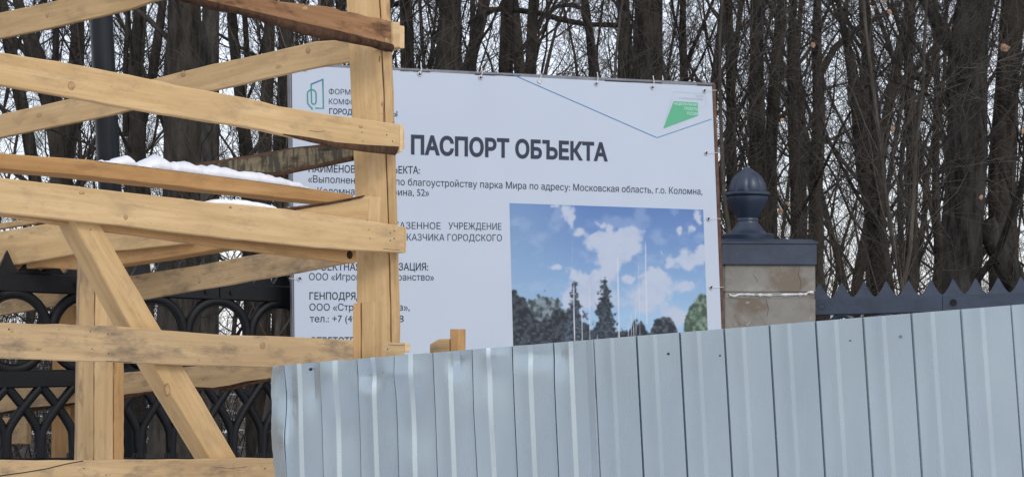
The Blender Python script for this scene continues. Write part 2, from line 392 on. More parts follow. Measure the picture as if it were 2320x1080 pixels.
def split(pl, pts, parent, r_=.0011):
    bm = bmesh.new(); bm_tube(bm, [pl.p(*q) + pl.n * .0002 for q in pts], r_, 4); link('crack', bm_mesh('crack', bm), parent, M['hole'])
split(PK, [(872, 226), (871, 240), (869, 244), (869, 278)], post); split(PK, [(860, 128), (859, 141)], post, .0016); split(PF, [(868, 563), (885, 565), (905, 566)], b3); split(PF, [(700, 296), (720, 299), (735, 297)], b2, .0009); split(PF, [(880, 780), (900, 782), (916, 781)], b4)
split(PF, [(240, 817), (262, 818), (300, 820)], b4, .0009); split(PF, [(60, 1100), (120, 1088), (200, 1080), (270, 1082)], b5, .0009); split(PF, [(480, 1056), (520, 1060), (560, 1056)], b5, .0008)
nails(PF, [(820, 300), (822, 320), (856, 60), (850, 90), (836, 520), (838, 540), (205, 750), (208, 790), (244, 756), (246, 800), (600, 1060), (190, 1060), (240, 1075)], frame, .0022)
nails(PB_, [(205, 520), (330, 760), (355, 775)], frame, .0022)

# beams between the posts, behind the front boards
PJ = PF.shift(.14)
beam = board('beam', PJ, [(-60, 341), (0, 347), (200, 362), (400, 386), (580, 409), (800, 441)], [(-60, 378), (0, 384), (200, 400), (400, 423), (580, 442), (700, 455), (800, 466)], .12, M['pine_orange'], frame, label='snow-covered horizontal beam')
PJ2 = PF.shift(.06)
jb = board('beam', PJ2, [(-60, 432), (0, 440), (300, 478), (600, 520), (806, 552)], [(-60, 478), (0, 486), (231, 522), (500, 559), (640, 577), (806, 597)], .045, M['pine_orange'], frame, label='orange beam with a dark hole near its right end')
bm = bmesh.new(); p = PJ2.p(792, 577); bm_tube(bm, [p - PJ2.n * .002, p + PJ2.n * .01], .016, 12); link('knot', bm_mesh('knot', bm), jb, M['wane'])

# far face boards: they run back to the left from the corner post
Rm = M['pine_dirty']
board('board', PR, [(-60, -63 + 106), (0, 29), (100, 8), (290, -38), (500, -85)], [(-60, 98), (0, 88), (130, 60), (290, 22), (350, 2), (500, -30)], .026, M['pine'], frame)
board('board', PR, [(-60, 274), (0, 259), (200, 215), (350, 178), (480, 146), (640, 112), (720, 92), (790, 92), (905, 58)], [(-60, 326), (0, 311), (200, 272), (350, 236), (480, 206), (600, 178), (720, 152), (790, 140), (905, 108)], .026, M['pine'], frame, label='far board rising to the right below the top of the post')
r2 = board('board', PR, [(300, 392), (450, 368), (600, 344), (700, 328), (760, 320), (905, 290)], [(300, 412), (450, 392), (560, 398), (620, 400), (660, 390), (720, 378), (800, 362), (905, 338)], .026, M['pine_grey'], frame, wane='AB', label='grey mouldy board with a bark edge', jit=.003)
bark_strip(PR, [(560, 390), (620, 392), (660, 382), (720, 372), (800, 352)], [(560, 399), (615, 404), (660, 393), (720, 381), (800, 365)], .008, r2)
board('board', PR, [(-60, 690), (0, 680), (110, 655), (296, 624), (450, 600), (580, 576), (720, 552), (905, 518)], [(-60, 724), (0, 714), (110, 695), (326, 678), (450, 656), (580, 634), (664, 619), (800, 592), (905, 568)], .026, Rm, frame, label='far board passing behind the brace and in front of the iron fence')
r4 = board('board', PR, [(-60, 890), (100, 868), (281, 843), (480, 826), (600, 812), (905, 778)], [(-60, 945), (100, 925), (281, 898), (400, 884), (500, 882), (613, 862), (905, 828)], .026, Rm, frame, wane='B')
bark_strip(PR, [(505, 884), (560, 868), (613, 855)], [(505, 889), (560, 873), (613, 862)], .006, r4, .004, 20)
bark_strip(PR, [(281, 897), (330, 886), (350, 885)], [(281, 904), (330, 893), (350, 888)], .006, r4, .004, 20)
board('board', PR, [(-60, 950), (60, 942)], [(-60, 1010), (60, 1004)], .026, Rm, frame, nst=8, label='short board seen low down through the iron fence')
PPb = PR.shift(.03)
board('post', PPb, [(120, 500), (118, 800), (114, 1160)], [(163, 500), (162, 800), (158, 1160)], .09, M['pine_orange'], frame, label='rear post behind the iron fence')
# wide lower board rising to the brace, and an orange-pine board added to stand for its shaded underside
PL = Plane(0, 9.10, 500, 8.35)
board('board', PL, [(-60, 536), (0, 524), (150, 500), (240, 485), (430, 452)], [(-60, 612), (0, 604), (35, 600), (160, 577), (290, 566), (432, 551)], .03, M['pine'], frame, label='wide board rising from the iron fence to the brace')
board('board', PL.shift(.035), [(-60, 560), (160, 545), (290, 535), (500, 505)], [(-60, 625), (90, 604), (180, 612), (284, 598), (400, 580), (508, 562)], .12, M['pine_orange'], frame)
board('board', PR.shift(.05), [(-60, 512), (0, 505), (120, 488)], [(-60, 526), (0, 519), (120, 500)], .025, M['pine'], frame, nst=8)
# wedge board with the ragged bark edge below the beam
PW = PF.shift(.05)
w = board('board', PW, [(560, 486), (640, 474), (700, 466), (770, 456), (842, 444)], [(560, 510), (640, 505), (700, 505), (770, 505), (834, 500)], .028, M['pine'], frame, nst=16, label='short wedge of board with a ragged bark top edge')
bark_strip(PW, [(640, 471), (690, 465), (740, 458), (790, 449), (826, 442)], [(640, 481), (690, 472), (740, 464), (790, 455), (818, 448)], .008, w, .005, 40)
board('block', PW.shift(-.005), [(838, 446), (836, 500)], [(864, 446), (862, 506)], .03, M['pine'], frame, nst=5)
# cut ends of the far boards beside the post
for k, (x0, x1, y0, y1) in enumerate(((889, 906, 49, 109), (905, 913, 281, 345), (917, 921, 515, 572), (916, 929, 776, 798))):
    pe = Plane(0, 5.95 + .03, 905, 7.45 + .03).shift(.002)
    board('board_end', pe, [(x0 + (1 if k != 0 else 0), y0), (x1, y0 + 2)], [(x0 + 1, y1), (x1 - 1, y1 - 1)], .12, M['endgrain'], frame, nst=2, jit=.0006)

# snow on the beam
def snow_strip(name, pl, top, base, depth, label, n=110, amp=.010):
    V = []; Fs = []; K = 9
    for i in range(n + 1):
        bx, by = interp(base, i / n); ty = yat(top, bx)
        B0 = pl.p(bx, by); H = max(pl.p(bx, ty).z - B0.z, .001)
        for k in range(K):
            f = k / (K - 1); dd = f * depth
            h = H * (math.sin(math.pi * min(max(f * .92 + .04, 0), 1)) ** .45)
            j = noise.noise(Vector((i * .35, f * 3, 1.7))) * amp * (0 if k in (0, K - 1) else 1)
            V.append(B0 + pl.n * (dd - .004 + (noise.noise(Vector((i * .5, 9, k * .2))) * .006 if k < K - 1 else 0)) + Vector((0, 0, (0 if k in (0, K - 1) else h) + j)))
    for i in range(n):
        for k in range(K - 1):
            a0 = i * K + k; Fs.append((a0, a0 + 1, a0 + K + 1, a0 + K))
        Fs.append((i * K, (i + 1) * K, (i + 1) * K + K - 1, i * K + K - 1))
    me = mesh_of(name, V, Fs); bm = bmesh.new(); bm.from_mesh(me); bmesh.ops.recalc_face_normals(bm, faces=bm.faces[:]); bm.to_mesh(me); bm.free()
    o = link(name, me, None, M['snow'], smooth=True); tag(o, label, 'snow'); return o
snow_strip('snow_ridge', PJ, [(222, 366), (262, 364), (270, 367), (285, 354), (297, 350), (312, 360), (325, 374), (342, 372), (350, 358), (370, 351), (385, 358), (400, 368), (430, 365), (450, 368), (468, 377), (500, 374), (530, 377), (560, 386), (600, 391), (640, 400), (680, 411), (700, 421)],
           [(222, 365), (400, 387), (580, 410), (700, 427)], .11, 'lumpy ridge of white snow lying on the horizontal beam')
snow_strip('snow_patch', PF.shift(.05), [(478, 458), (500, 450), (560, 452), (600, 458), (628, 466)], [(478, 462), (560, 468), (628, 478)], .08, 'thin flat patch of snow under the beam on the second board', 40, .002)

# ---------------------------------------------------------------- cast iron fence (left run)
PI_ = Plane(0, 9.0, 600, 9.78)
iron = empty('iron_fence', PI_.P(0, 0), 'black cast iron park fence with rings and pointed arches behind the wooden frame', 'fence')
d, n_ = PI_.d, PI_.n; UZ = Vector((0, 0, 1))
S = lambda x: PI_.st(x, 758)[0]
s_min, s_max = S(-420), S(1640) - .33
def zl(s, yl, yr):     # height line through pixels (x=50,yl) and (x=590,yr)
    sa, za = PI_.st(50, yl); sb, zb = PI_.st(590, yr); return za + (zb - za) * (s - sa) / (sb - sa)
zt = lambda s: zl(s, 618, 645); zrb = lambda s: zl(s, 662, 683)
z2t = lambda s: zl(s, 838, 830); z2b = lambda s: zl(s, 878, 866); zf = lambda s: zl(s, 1036, 1036)
def crown_mesh(P, s0, n, pitch, ztop, h, dep, half=.0):
    """row of concave spikes as one outline with depth"""
    V = []; Fs = []
    pts = []
    for i in range(n):
        c = s0 + pitch * (i + .5)
        for k in range(13):
            f = -1 + 2 * k / 12; a_ = abs(f)
            y = (1 - a_) ** 1.55 if a_ > .07 else .93
            if k == 12 and i < n - 1: continue
            pts.append((c + f * pitch / 2, y * h))
    for s, y in pts:
        z0 = ztop(s) - .012; zt_ = ztop(s) + y + .006
        th = dep * (.35 + .65 * (1 - y / h)) * .5
        V += [P(s, z0, -dep * .5), P(s, zt_, -th), P(s, zt_, th), P(s, z0, dep * .5)]
    for i in range(len(pts) - 1):
        for k in range(3):
            a0 = i * 4 + k; Fs.append((a0, a0 + 1, a0 + 5, a0 + 4))
    Fs += [(0, 1, 2, 3), tuple(4 * (len(pts) - 1) + k for k in (3, 2, 1, 0))]
    return V, Fs
def rail_obj(name, P, s0, s1, zt_, zb_, dep, parent, m, off=0):
    V = []; Fs = []; k = 12; c = .006
    for i in range(k + 1):
        s = s0 + (s1 - s0) * i / k; a_, b_ = zt_(s), zb_(s)
        V += [P(s, a_, -dep / 2 + c + off), P(s, a_ - c, -dep / 2 + off), P(s, b_ + c, -dep / 2 + off), P(s, b_, -dep / 2 + c + off), P(s, b_, dep / 2 + off), P(s, a_, dep / 2 + off)]
    for i in range(k):
        for j in range(6):
            Fs.append((i * 6 + j, i * 6 + (j + 1) % 6, (i + 1) * 6 + (j + 1) % 6, (i + 1) * 6 + j))
    Fs += [tuple(range(6)), tuple(k * 6 + j for j in (5, 4, 3, 2, 1, 0))]
    me = mesh_of(name, V, Fs); bm = bmesh.new(); bm.from_mesh(me); bmesh.ops.recalc_face_normals(bm, faces=bm.faces[:]); bm.to_mesh(me); bm.free()
    return link(name, me, parent, m)
joints = [s_min, S(184) - (S(492) - S(184)), S(184) + .0, S(492), ]
pw = S(492) - S(184)
while joints[-1] + pw < s_max: joints.append(joints[-1] + pw)
joints.append(s_max)
for a_, b_ in zip(joints, joints[1:]):
    if b_ - a_ < .1: continue
    rail_obj('top_rail', PI_.P, a_ + .003, b_ - .003, zt, zrb, .05, iron, M['iron'])
    rail_obj('middle_rail', PI_.P, a_ + .003, b_ - .003, z2t, z2b, .05, iron, M['iron'])
    rail_obj('bottom_rail', PI_.P, a_ + .003, b_ - .003, zf, lambda s: zf(s) - .06, .05, iron, M['iron'])
pitch = S(65) - S(13)
sp0 = S(13) - pitch * .5
k0 = -1; 
sI = sp0 - pitch * 6
while sI + pitch < s_max:
    V, Fs = crown_mesh(PI_.P, sI, 1, pitch, zt, .105, .035)
    me = mesh_of('spike', V, Fs); link('spike', me, iron, M['iron'])
    sI += pitch
# rings
ringc = [S(30)]; rp = (S(492) - S(30)) / 3
ringc = [S(30) + rp * i for i in range(-3, 40)]
for c in ringc:
    if c + rp / 2 > s_max: break
    zt_, zb_ = zrb(c), z2t(c); rz = (zt_ - zb_) / 2 + .006; rs = rp / 2; zc = (zt_ + zb_) / 2
    bm = bmesh.new(); wd = .0255
    pts = [PI_.P(c + (rs - wd * .4) * math.cos(t), zc + (rz - wd * .4) * math.sin(t)) for t in [2 * math.pi * k / 40 for k in range(41)]]
    bm_tube(bm, pts, wd, 8, False, 1.0, n_)
    for sx in (-1, 1):       # thin raised inner lip
        pass
    bmesh.ops.remove_doubles(bm, verts=bm.verts[:], dist=.0005)
    pts = [PI_.P(c + (rs - wd * 1.3) * math.cos(t), zc + (rz - wd * 1.3) * math.sin(t), -.012) for t in [2 * math.pi * k / 40 for k in range(41)]]
    bm_tube(bm, pts, .005, 5, False, 1.0, n_)
    link('ring', bm_mesh('ring', bm), iron, M['iron'], smooth=True)
    # boss where two rings meet
    bm = bmesh.new(); bm_box(bm, PI_.P(c + rs, zc), d, n_, UZ, .026, .02, .035, .006); link('boss', bm_mesh('boss', bm), iron, M['iron'])
# interlaced pointed arches below
lp = rp * (73.5 / 154)
legs = [S(563) - lp * .5 + lp * k for k in range(-13, 22)]
for c in legs:
    if c - lp > s_max or c < s_min: continue
    zb_, z2 = zf(c), z2b(c); H = z2 - zb_
    for sg in (-1, 1):
        pts = []
        for k in range(15):
            f = k / 14
            if f < .36: off_ = .006 * f / .36
            else:
                g_ = (f - .36) / .64; off_ = .006 + lp * .92 * (g_ ** 1.25)
            pts.append(PI_.P(c + sg * off_, zb_ + H * f, -.004 * sg))
        bm = bmesh.new(); bm_tube(bm, pts, .0235, 6, False, 1.0, n_); link('arch_bar', bm_mesh('arch_bar', bm), iron, M['iron'], smooth=True)
    bm = bmesh.new(); bm_box(bm, PI_.P(c, zb_ + .012), d, n_, UZ, .03, .022, .014, .004); link('foot', bm_mesh('foot', bm), iron, M['iron'])
for x, y in ((463, 660), (520, 663), (168, 644), (0, 665)):
    s_, z_ = PI_.st(x, y); bm = bmesh.new(); bm_tube(bm, [PI_.P(s_, z_, -.036), PI_.P(s_, z_, -.02)], .011, 12); link('bolt', bm_mesh('bolt', bm), iron, M['iron'])
# stone kerb wall that carries the fence
pw_ = empty('fence_plinth', PI_.P(0, 0), 'low rendered wall under the left run of iron fence', 'wall')
s_ = s_min
while s_ < s_max - .1:
    e_ = min(s_ + .62, s_max); bm = bmesh.new(); zt_ = zf((s_ + e_) / 2) - .075
    bm_box(bm, PI_.P((s_ + e_) / 2, zt_ / 2), d, n_, UZ, (e_ - s_) / 2 - .004, .12, zt_ / 2, .008); link('stone', bm_mesh('stone', bm), pw_, M['stone']); s_ += .62

# ---------------------------------------------------------------- gate pier with cap and acorn finial
DP = 11.5
PP = Plane(1636, DP - .03, 1849, DP + .03)
pier = empty('gate_pier', PP.p(1745, 758) * 1, 'rendered stone fence pier with blue-grey cap and acorn finial right of the banner', 'pillar')
pier.location.z = 0
def pbox(name, x0, x1, y0, y1, off, dep, m, parent, bev=.006, z0=None):
    a_ = PP.st(x0, y0); b_ = PP.st(x1, y1)
    zb_ = b_[1] if z0 is None else z0
    bm = bmesh.new(); c = PP.P((a_[0] + b_[0]) / 2, (a_[1] + zb_) / 2, off + dep / 2)
    bm_box(bm, c, PP.d, PP.n, UZ, (b_[0] - a_[0]) / 2, dep / 2, (a_[1] - zb_) / 2, bev)
    return link(name, bm_mesh(name, bm), parent, m)
pd = .54
pbox('stone', 1640, 1848, 598, 663, 0, pd, M['stone'], pier, .008)
pbox('mortar_joint', 1644, 1846, 662, 675, .006, pd - .012, M['stone'], pier, 0)
pbox('stone', 1640, 1849, 674, 810, 0, pd, M['stone'], pier, .008)
z_ = PP.st(1700, 811)[1]
while z_ > 0:
    zb_ = max(z_ - .33, -.03); a_ = PP.st(1640, 700)[0]; b_ = PP.st(1849, 700)[0]
    bm = bmesh.new(); bm_box(bm, PP.P((a_ + b_) / 2, (z_ + zb_) / 2, pd / 2), PP.d, PP.n, UZ, (b_ - a_) / 2, pd / 2, (z_ - zb_) / 2 - .003, .006)
    link('stone', bm_mesh('stone', bm), pier, M['stone']); z_ = zb_
# ragged white mortar line
V = []; Fs = []
for i in range(61):
    x = 1652 + (1843 - 1652) * i / 60
    yc = 666 + 7 * math.exp(-((x - 1662) / 9) ** 2) * .6 + 5 * (1 - abs(x - 1740) / 95) * .5 - (4 if x > 1830 else 0)
    w_ = (2.6 + 2.2 * noise.noise(Vector((x * .11, 2, 0))) + 1.5 * noise.noise(Vector((x * .5, 1, 0)))) * (0.25 if 1748 < x < 1768 else 1)
    w_ = max(w_, .5)
    V += [PP.p(x, yc - w_) - PP.n * .001, PP.p(x, yc) - PP.n * .007, PP.p(x, yc + w_) - PP.n * .001]
for i in range(60):
    for k in range(2): Fs.append((i * 3 + k, i * 3 + k + 1, i * 3 + k + 4, i * 3 + k + 3))
link('mortar', mesh_of('mortar', V, Fs), pier, M['mortar'])
for pts in (((1711, 612), (1706, 622), (1716, 634), (1714, 640)), ((1811, 602), (1809, 622), (1815, 640), (1812, 655)), ((1735, 676), (1741, 700), (1738, 715))):
    bm = bmesh.new(); bm_tube(bm, [PP.p(*q) + PP.n * .0003 for q in pts], .0014, 4); link('crack', bm_mesh('crack', bm), pier, M['hole'])
# cap: body, chamfered top slab
cap = pbox('cap', 1633, 1849, 552, 600, -.02, pd + .035, M['iron_blue'], pier, .004)
a_ = PP.st(1630, 553)[0]; b_ = PP.st(1851, 553)[0]; zc_ = PP.st(1740, 552)[1]; zt_ = PP.st(1740, 541)[1]
bm = bmesh.new()
lo = [(a_, -.028), (b_, -.028), (b_, pd + .02), (a_, pd + .02)]; hi = [(a_ + .035, .01), (b_ - .035, .01), (b_ - .035, pd - .02), (a_ + .035, pd - .02)]
zz = (zc_ + .0005, zc_ + .010, zt_)
rr = [[bm.verts.new(PP.P(s, zz[0], y)) for s, y in lo], [bm.verts.new(PP.P(s, zz[1], y)) for s, y in lo], [bm.verts.new(PP.P(s, zz[2], y)) for s, y in hi]]
for A_, B_ in zip(rr, rr[1:]):
    for k in range(4): bm.faces.new((A_[k], A_[(k + 1) % 4], B_[(k + 1) % 4], B_[k]))
bm.faces.new(rr[0][::-1]); bm.faces.new(rr[2]); link('cap_slab', bm_mesh('cap_slab', bm), pier, M['iron_blue'])
# finial (lathe with lobes)
fc = PP.P(PP.st(1711, 500)[0], 0, .2); Df = (fc - EYE).dot(Vector((0, cP, sP)))
def zpx(y): return at(1711, y, Df).z
def lathe(name, prof, parent, m, lobes=None, n=64):
    bm = bmesh.new(); rings = []
    for y, w_ in prof:
        z = zpx(y); r = w_ / F * Df
        row = []
        for k in range(n):
            t = 2 * math.pi * k / n
            rr_ = r
            if lobes and lobes[0] < y < lobes[1]:
                rr_ = r * (1 - .09 * (1 - abs(math.sin(t * 4 + .35))) ** 2.2)
            row.append(bm.verts.new((fc.x + rr_ * math.cos(t), fc.y + rr_ * math.sin(t), z)))
        rings.append(row)
    for A_, B_ in zip(rings, rings[1:]):
        for k in range(n): bm.faces.new((A_[k], A_[(k + 1) % n], B_[(k + 1) % n], B_[k]))
    bm.faces.new(rings[0][::-1]); bm.faces.new(rings[-1])
    o = link(name, bm_mesh(name, bm), parent, m, smooth=True); o.data.set_sharp_from_angle(angle=R(40)); return o
fin = lathe('finial', [(543, 58), (531, 60), (528, 57), (526, 44), (520, 37), (512, 31), (505, 26), (500, 23), (498, 23)], pier, M['iron_blue'])
lathe('acorn_cup', [(499, 22), (497, 24.5), (494, 24.5), (491, 22), (484, 27), (476, 32), (466, 38), (455, 43.5), (446, 47), (443, 47)], fin, M['iron_blue'])
lathe('acorn_ring', [(443, 45), (440, 49.5), (438, 51.5), (435, 51.5), (433, 49.5), (432, 44)], fin, M['iron_blue'])
lathe('acorn_dome', [(435, 42), (430, 43.5), (422, 43.5), (413, 41.5), (404, 37.5), (396, 32), (389, 24.5), (384, 17), (380, 12), (376.5, 7), (374, 1.5)], fin, M['iron_blue'], (376, 431))

# ---------------------------------------------------------------- iron fence, right run
PR2 = Plane(1851, 11.75, 2320, 11.6)
rf = empty('iron_fence', PR2.P(0, 0), 'blue-grey iron fence with a row of pointed spikes right of the pier', 'fence')
sr = lambda x: PR2.st(x, 650)[0]
def zr(s, yl, yr):
    sa, za = PR2.st(1907, yl); sb, zb = PR2.st(2313, yr); return za + (zb - za) * (s - sa) / (sb - sa)
zv = lambda s: zr(s, 676, 664)
p2 = (sr(2313) - sr(1907)) / 8
sI = sr(1907) - p2 * .5 - p2
for i in range(22):
    V, Fs = crown_mesh(PR2.P, sI + p2 * i, 1, p2, zv, .102, .03)
    link('spike', mesh_of('spike', V, Fs), rf, M['iron_blue'])
s0, s1, sj = sI, sI + p2 * 22, sr(2134)
for a_, b_ in ((s0, sj - .0015), (sj + .0015, s1)):
    rail_obj('top_rail', PR2.P, a_, b_, zv, lambda s: zr(s, 713, 703), .045, rf, M['iron_blue'])
    rail_obj('middle_rail', PR2.P, a_, b_, lambda s: zr(s, 860, 850), lambda s: zr(s, 900, 890), .045, rf, M['iron_blue'])
    rail_obj('bottom_rail', PR2.P, a_, b_, lambda s: .75, lambda s: .68, .045, rf, M['iron_blue'])
i = 0; s_ = s0 + .12
while s_ < s1:
    for sg in (-1, 1):
        bm = bmesh.new(); bm_tube(bm, [PR2.P(s_ + sg * .12 * (k / 8) ** 1.3, .75 + .6 * k / 8, -.003 * sg) for k in range(9)], .015, 6); link('arch_bar', bm_mesh('arch_bar', bm), rf, M['iron_blue'])
    bm = bmesh.new(); z0_ = zr(s_, 855, 845); z1_ = zr(s_, 713, 703); zc_ = (z0_ + z1_) / 2
    bm_tube(bm, [PR2.P(s_ + .085 + .115 * math.cos(t), zc_ + (z1_ - z0_) / 2 * math.sin(t)) for t in [2 * math.pi * k / 28 for k in range(29)]], .018, 6, False); link('ring', bm_mesh('ring', bm), rf, M['iron_blue'])
    s_ += .26
s_, z_ = PR2.st(2159, 685); bm = bmesh.new(); bm_tube(bm, [PR2.P(s_, z_, -.03), PR2.P(s_, z_, -.018)], .021, 16); link('bolt', bm_mesh('bolt', bm), rf, M['iron'])
s_, z_ = PR2.st(1862, 693); bm = bmesh.new(); bm_tube(bm, [PR2.P(s_ + .024 * math.cos(t), z_ + .018 * math.sin(t), -.023) for t in [2 * math.pi * k / 20 for k in range(21)]], .0025, 5, False); link('casting_mark', bm_mesh('casting_mark', bm), rf, M['iron_blue'])
pl2 = empty('fence_plinth', PR2.P((s0 + s1) / 2, 0), 'low rendered wall under the right run of iron fence', 'wall')
s_ = s0
while s_ < s1 - .1:
    bm = bmesh.new(); bm_box(bm, PR2.P(s_ + .25, .33), PR2.d, PR2.n, UZ, .246, .12, .345, .008); link('stone', bm_mesh('stone', bm), pl2, M['stone']); s_ += .5

# ---------------------------------------------------------------- lamp post
lo_ = empty('lamp_post', at(245, 758, 11.3) * 1, 'tall smooth dark blue-grey lamp post behind the timber frame at the left', 'lamp post'); lo_.location.z = 0
top_, bot_ = at(227, 0, 11.3), at(246, 365, 11.3); v_ = (top_ - bot_); bm = bmesh.new()
q0 = bot_ - v_ * (bot_.z / v_.z); q1 = bot_ + v_ * ((6.5 - bot_.z) / v_.z)
bm_tube(bm, [q0, q1], [.07, .066], 32); link('pole', bm_mesh('pole', bm), lo_, M['lamp'], smooth=True).data.set_sharp_from_angle(angle=R(40))
bm = bmesh.new(); bm_tube(bm, [q0, q0 + v_ * (.6 / v_.z)], [.1, .1], 24); link('base', bm_mesh('base', bm), lo_, M['lamp'])
bm = bmesh.new(); bm_box(bm, q1 + Vector((0, -.25, .03)), Vector((1, 0, 0)), Vector((0, 1, 0)), UZ, .12, .4, .05, .02); link('lamp_head', bm_mesh('lamp_head', bm), lo_, M['lamp'])

# ---------------------------------------------------------------- banner
BT = [(661, 143), (1613, 191)]; BB = [(669, 915), (1640, 888)]
DL, DR = 9.68, 10.7
cTL, cTR, cBL, cBR = at(*BT[0], DL), at(*BT[1], DR), at(*BB[0], DL), at(*BB[1], DR)
bn = (cTR - cTL).cross(cBL - cTL).normalized()
if bn.y < 0: bn = -bn
def bp(x, y, off=0):         # pixel onto the banner's plane
    r = ray(x, y); t = (cTL - EYE).dot(bn) / r.dot(bn); return EYE + r * t - bn * off
bd = (cTR - cTL).normalized()
ban = empty('banner', Vector((cTL.x * .5 + cTR.x * .5, cTL.y * .5 + cTR.y * .5, 0)), 'large white construction notice banner stretched on a steel frame', 'banner')
V = []; Fs = []; nx, ny = 60, 44
for j in range(ny + 1):
    for i in range(nx + 1):
        u, v = i / nx, j / ny
        xt = BT[0][0] + (BT[1][0] - BT[0][0]) * u; yt = BT[0][1] + (BT[1][1] - BT[0][1]) * u + 5
        xb = BB[0][0] + (BB[1][0] - BB[0][0]) * u; yb = BB[0][1] + (BB[1][1] - BB[0][1]) * u
        x, y = xt + (xb - xt) * v, yt + (yb - yt) * v
        V.append(bp(x, y, 0))
for j in range(ny):
    for i in range(nx):
        a0 = j * (nx + 1) + i; Fs.append((a0, a0 + 1, a0 + nx + 2, a0 + nx + 1))
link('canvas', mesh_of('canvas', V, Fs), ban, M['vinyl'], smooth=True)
# steel frame behind the canvas
def bar_px(name, A, B, r, m, off=-.02, parent=ban, hy=.015):
    a_, b_ = bp(*A, off), bp(*B, off); ax = (b_ - a_).normalized(); up = bn.cross(ax).normalized(); bm = bmesh.new()
    bm_box(bm, (a_ + b_) / 2, ax, bn, up, (b_ - a_).length / 2, hy, r, .002); return link(name, bm_mesh(name, bm), parent, m)
bar_px('frame_bar', (655, 146), (1620, 192), .010, M['steel_frame'], -.022)
for x0, x1 in ((905, 975), (1075, 1180), (1370, 1500), (1580, 1612)):
    f0 = (x0 - 661) / 952; f1 = (x1 - 661) / 952
    bar_px('rubber_strip', (x0, 148 + 46 * f0 + 1), (x1, 148 + 46 * f1 + 1), .0055, M['black_tape'], -.003, hy=.003)
bar_px('frame_bar', (658, 146), (668, 930), .007, M['steel_frame'], -.02)
bar_px('frame_bar', (1618, 190), (1645, 900), .012, M['rust'], -.02)
bar_px('frame_bar', (668, 905), (1640, 880), .01, M['steel_frame'], -.025)
for x in (700, 1160, 1600):      # posts of the banner frame
    t_, l_ = bp(x, 225, -.06), bp(x + 12, 900, -.06); l_ = t_ + (l_ - t_) * ((t_.z + .05) / (t_.z - l_.z)); ax_ = (l_ - t_).normalized(); bm = bmesh.new()
    bm_box(bm, (t_ + l_) / 2, bd, bn, ax_, .02, .02, (l_ - t_).length / 2, .003); link('frame_post', bm_mesh('frame_post', bm), ban, M['steel_frame'])
eyes = [(951, 168, 'u'), (1089, 176, 'u'), (1222, 184, 'u'), (1351, 190, 'u'), (1478, 198, 'u'), (1596, 206, 'r'), (1600, 347, 'r'), (1605, 496, 'r'), (1611, 651, 'r'), (678, 631, 'l'), (822, 160, 'u'), (690, 156, 'u'), (672, 300, 'l'), (675, 470, 'l'), (681, 790, 'l'), (1616, 800, 'r')]
for x, y, k in eyes:
    c = bp(x, y, .002); up = bn.cross(bd).normalized()
    bm = bmesh.new(); rr_ = .0105
    pts = [c + (bd * math.cos(t) + up * math.sin(t)) * rr_ for t in [2 * math.pi * q / 16 for q in range(17)]]
    bm_tube(bm, pts, .0035, 6, False, 1.0, bn); e = link('grommet', bm_mesh('grommet', bm), ban, M['eyelet'], smooth=True)
    bm = bmesh.new(); bm_tube(bm, [c + bn * .0015, c - bn * .0005], .0085, 14); link('hole', bm_mesh('hole', bm), e, M['tie'] if x == 1222 else M['hole'])  # white disc at one eyelet stands for light seen through the hole
    jx = rnd.uniform(-2, 3)
    tgt = {'u': [(x, y), (x + 3, y - 12), (x + jx, y - 26)], 'r': [(x, y), (x + 12, y - 1), (x + 27, y - 1)], 'l': [(x, y), (x - 12, y), (x - 24, y - 1)]}[k]
    bm = bmesh.new(); bm_tube(bm, [bp(*q, .006) for q in tgt], ([.0022, .0022, .0028] if k == 'u' else [.0013, .0013, .0013]), 6); link('cable_tie', bm_mesh('cable_tie', bm), ban, M['tie'])

# lettering
dgp = None
from mathutils.geometry import interpolate_bezier, delaunay_2d_cdt
def contours(cu_obj):
    cv = cu_obj.to_curve(bpy.context.evaluated_depsgraph_get()); out = []
    for sp in cv.splines:
        pts = []
        if sp.type == 'BEZIER':
            bz = sp.bezier_points; n = len(bz)
            for i in range(n):
                p, q = bz[i], bz[(i + 1) % n]
                st = ((p.handle_right - p.co).length < 1e-5 or abs((p.handle_right - p.co).normalized().cross((q.co - p.co).normalized()).z) < 1e-3) and abs((q.handle_left - p.co).cross(q.co - p.co).z) < 1e-5
                pts += [Vector((v.x, v.y, 0)) for v in interpolate_bezier(p.co, p.handle_right, q.handle_left, q.co, 2 if st else 6)[:-1]]
        else: pts = [Vector((p.co.x, p.co.y, 0)) for p in sp.points]
        cl = []
        for p in pts:
            if not cl or (p - cl[-1]).length > 1e-4: cl.append(p)
        if len(cl) > 2 and (cl[0] - cl[-1]).length < 1e-4: cl.pop()
        if len(cl) > 2: out.append(cl)
    cu_obj.to_curve_clear(); return out
def area(c): return sum(c[i - 1].x * c[i].y - c[i].x * c[i - 1].y for i in range(len(c))) / 2
def inside(p, c):
    k = False
    for i in range(len(c)):
        a_, b_ = c[i - 1], c[i]
        if (a_.y > p.y) != (b_.y > p.y) and p.x < (b_.x - a_.x) * (p.y - a_.y) / (b_.y - a_.y) + a_.x: k = not k
    return k
def fatten(c, w, sgn):
    o = []
    for i in range(len(c)):
        e1 = (c[i] - c[i - 1]).normalized(); e2 = (c[(i + 1) % len(c)] - c[i]).normalized()
        n1 = Vector((e1.y, -e1.x, 0)); n2 = Vector((e2.y, -e2.x, 0)); m_ = n1 + n2
        if m_.length < .2: m_ = n1
        m_.normalize(); o.append(c[i] + m_ * (w * sgn / max(m_.dot(n1), .5)))
    return o
